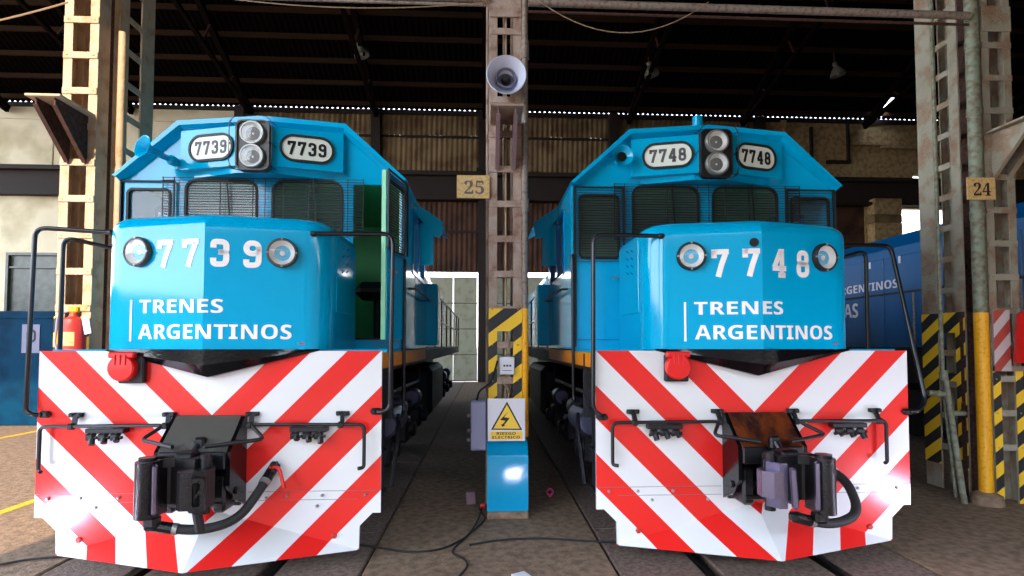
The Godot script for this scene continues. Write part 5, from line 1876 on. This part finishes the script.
func _ready() -> void:
	rng.seed = 7
	# camera
	var cam := Camera3D.new()
	cam.name = "camera"
	cam.projection = Camera3D.PROJECTION_FRUSTUM
	cam.near = 0.1
	cam.far = 800.0
	cam.size = 0.1 * 576.0 / 556.0
	cam.frustum_offset = Vector2(0, 0.1 * 35.5 / 556.0)
	cam.position = Vector3(0, 1.8, 4.7)
	cam.rotation = Vector3(0.0385, -0.0495, 0)
	add_child(cam)
	cam.current = true
	# sky, exposure, sun
	var env := Environment.new()
	env.background_mode = Environment.BG_SKY
	var sky := Sky.new()
	var sm := ProceduralSkyMaterial.new()
	sm.sky_top_color = Color(0.76, 0.83, 0.93)
	sm.sky_horizon_color = Color(0.97, 0.97, 0.96)
	sm.ground_bottom_color = Color(0.42, 0.39, 0.35)
	sm.ground_horizon_color = Color(0.6, 0.58, 0.54)
	sm.sky_energy_multiplier = 1.3
	sm.sun_angle_max = 0.0
	sky.sky_material = sm
	env.sky = sky
	env.tonemap_mode = Environment.TONE_MAPPER_LINEAR
	env.tonemap_exposure = 5.8
	env.sdfgi_enabled = true
	env.ssao_enabled = true
	env.ssil_enabled = true
	var we := WorldEnvironment.new()
	we.name = "world"
	we.environment = env
	add_child(we)
	var sun := DirectionalLight3D.new()
	sun.name = "sun"
	sun.light_energy = 0.46
	sun.light_color = Color(1.0, 0.9, 0.77)
	sun.light_angular_distance = 0.6
	sun.shadow_enabled = true
	add_child(sun)
	sun.look_at_from_position(Vector3.ZERO, Vector3(sin(deg_to_rad(9.0)), -tan(deg_to_rad(35.0)), -cos(deg_to_rad(9.0))), Vector3.UP)

	materials()
	serif_font = font(true)
	shed()
	# the two locomotives
	locomotive(XL, "7739", "bright blue locomotive 7739 with its cab door standing open", {
		"open_right": false, "handles": [-1.3, 1.25], "cap_x": -0.665, "socket_x": -0.62, "t0": -0.565, "t1": 0.14, "a0": -0.57, "a1": 0.643, "bar": -0.65, "lamps": [-0.58, 0.565], "lamp_rim": M.lamp_plate,
		"dx": [[-0.414, -0.274], [-0.19, -0.05], [0.042, 0.178], [0.278, 0.412]], "dy": [2.425, 2.65],
		"open_door": 1, "door_bars": [false, true], "digit_mats": [M.grey_letter, M.black_letter], "lamp_plate": M.lamp_plate, "vents": [],
		"horn": {"at": Vector3(-0.98, 3.665, -0.62), "dir": Vector3(-0.45, 0.16, 1.0)},
		"rails": [
			[Vector3(-1.31, 1.24, 0.0), Vector3(-1.36, 1.24, 0.06), Vector3(-1.42, 1.27, 0.06), Vector3(-1.44, 2.76, 0.0), Vector3(-0.9, 2.74, -0.08)],
			[Vector3(-1.40, 1.76, -0.25), Vector3(-1.40, 2.73, -0.25), Vector3(-0.9, 2.62, -0.4)],
			[Vector3(1.335, 1.25, 0.0), Vector3(1.36, 1.24, 0.06), Vector3(1.455, 1.27, 0.06), Vector3(1.455, 2.74, -0.02), Vector3(0.8, 2.73, 0.0)],
			[Vector3(1.40, 1.1, -0.7), Vector3(1.43, 1.1, -0.9), Vector3(1.42, 2.66, -0.95), Vector3(1.4, 2.66, -1.02)]]})
	locomotive(XR, "7748", "bright blue locomotive 7748 with closed cab doors", {
		"open_right": true, "handles": [-1.25, 1.12], "cap_x": -0.695, "socket_x": -0.69, "t0": -0.538, "t1": 0.194, "a0": -0.533, "a1": 0.688, "bar": -0.62, "lamps": [-0.557, 0.613], "lamp_rim": M.gasket,
		"dx": [[-0.392, -0.258], [-0.148, -0.016], [0.098, 0.232], [0.336, 0.464]], "dy": [2.375, 2.61],
		"open_door": -1, "door_bars": [true, true], "digit_mats": [M.grey_letter, M.black_letter], "lamp_plate": M.gasket, "vents": [-0.42, 0.42],
		"horn": {"at": Vector3(-0.92, 3.72, -0.8), "dir": Vector3(0.12, 0.05, 1.0)},
		"rails": [
			[Vector3(-1.325, 1.19, 0.0), Vector3(-1.34, 1.2, 0.06), Vector3(-1.41, 1.26, 0.06), Vector3(-1.385, 2.75, -0.02), Vector3(-0.8, 2.74, 0.0)],
			[Vector3(1.36, 1.22, 0.0), Vector3(1.4, 1.22, 0.06), Vector3(1.52, 1.3, 0.02), Vector3(1.52, 2.74, -0.35), Vector3(0.87, 2.72, -0.2)],
			[Vector3(-1.36, 1.2, -0.75), Vector3(-1.41, 1.2, -0.95), Vector3(-1.42, 2.72, -0.95), Vector3(-1.4, 2.72, -1.0)],
			[Vector3(1.38, 1.76, -0.5), Vector3(1.38, 2.72, -0.5), Vector3(0.87, 2.55, -0.6)]]})
	# columns
	var front := Transform3D(Basis.IDENTITY, Vector3(0, 0, 0.016))
	var leftside := Transform3D(Basis(Vector3(0, 0, 1), Vector3.UP, Vector3(-1, 0, 0)), Vector3(-0.214, 0, 0))
	lattice_column(-4.35, "cream lattice column behind the left handrail of locomotive 7739", M.column_cream, -1.0, {"corbel": M.rust_brown, "stripe": [[front, rect(-0.182, 0, -0.088, 2.1)], [front, rect(0.088, 0, 0.182, 2.1)]]})
	lattice_column(0.227, "beige lattice column between the two locomotives", M.column_beige, 0.0, {"corbel": M.box_pink, "top_plate": true, "stripe": [[front, rect(-0.182, 1.95, 0.2, 2.2)], [front, rect(-0.182, 0.2, -0.088, 1.95)], [front, rect(0.088, 0.2, 0.182, 1.95)]]})
	lattice_column(5.98, "greenish grey rusted lattice column at the right edge", M.column_green, 1.0, {"corbel": M.column_green, "top_plate": true, "stripe": [[front, rect(-0.182, 0, -0.088, 1.5)], [front, rect(0.088, 0, 0.182, 1.5)], [leftside, rect(-0.96, 0.3, -0.7, 2.2)], [leftside, rect(-0.44, 0.3, -0.3, 2.2)], [leftside, rect(-0.7, 1.95, -0.44, 2.2)], [leftside, rect(-0.7, 1.35, -0.44, 1.45)]]})
	centre_column_things()
	right_things()
	left_things()
	third_loco()
	# pipes and wires strung between the columns
	tube_thing("overhead_pipe", "thick beige pipe between the left and middle columns", "pipe", [Vector3(-4.15, 5.65, -1.36), Vector3(0.03, 5.65, -1.36)], 0.035, M.pipe_grey, "", 12)
	tube_thing("overhead_pipe", "thinner pale pipe below the thick pipe, left of the middle column", "pipe", [Vector3(-4.15, 5.57, -1.34), Vector3(0.03, 5.57, -1.34)], 0.018, M.pipe_grey)
	tube_thing("overhead_pipe", "thick brownish pipe between the middle and right columns", "pipe", [Vector3(0.48, 5.61, -1.33), Vector3(5.6, 5.61, -1.33)], 0.042, M.pipe_grey, "", 12)
	tube_thing("overhead_pipe", "thin brown pipe below the thick pipe, right of the middle column", "pipe", [Vector3(0.48, 5.51, -1.34), Vector3(5.6, 5.51, -1.34)], 0.016, M.rust_brown)
	tube_thing("hanging_wire", "thin pale wire sagging right of the middle column", "wire", catenary(Vector3(0.48, 5.68, -1.27), Vector3(2.5, 5.64, -1.27), 0.4), 0.006, M.wire_tan, "", 5)
	tube_thing("hanging_wire", "thin pale wire sagging left of the middle column", "wire", catenary(Vector3(-3.3, 5.6, -1.3), Vector3(0.02, 5.58, -1.3), 0.12), 0.006, M.wire_tan, "", 5)
	tube_thing("hanging_wire", "pale wire running off to the left from the left column", "wire", catenary(Vector3(-6.5, 5.0, -1.4), Vector3(-4.5, 5.5, -1.4), 0.05), 0.01, M.wire_tan, "", 5)
	pendant("grey bell lamp under the roof above locomotive 7739", Vector3(-5.28, 14.2, -19))
	pendant("small bell lamp under the roof left of locomotive 7748's headlights", Vector3(7.35, 13.65, -19))
	pendant("small bell lamp under the roof near the right column", Vector3(15.8, 13.85, -19))
	# work lights on the floor
	flood("LED work light on the floor left of locomotive 7739", Vector3(-4.15, 0.14, 1.05), Vector3(-2.6, 0.9, 0.0), 0.6)
	flood("LED work light on the floor before the middle column", Vector3(0.42, 0.1, 1.0), Vector3(0.3, 0.5, -1.2), 0.07)
	flood("LED work light on the floor right of locomotive 7748", Vector3(4.6, 0.16, 1.4), Vector3(2.9, 0.8, 0.0), 0.5)
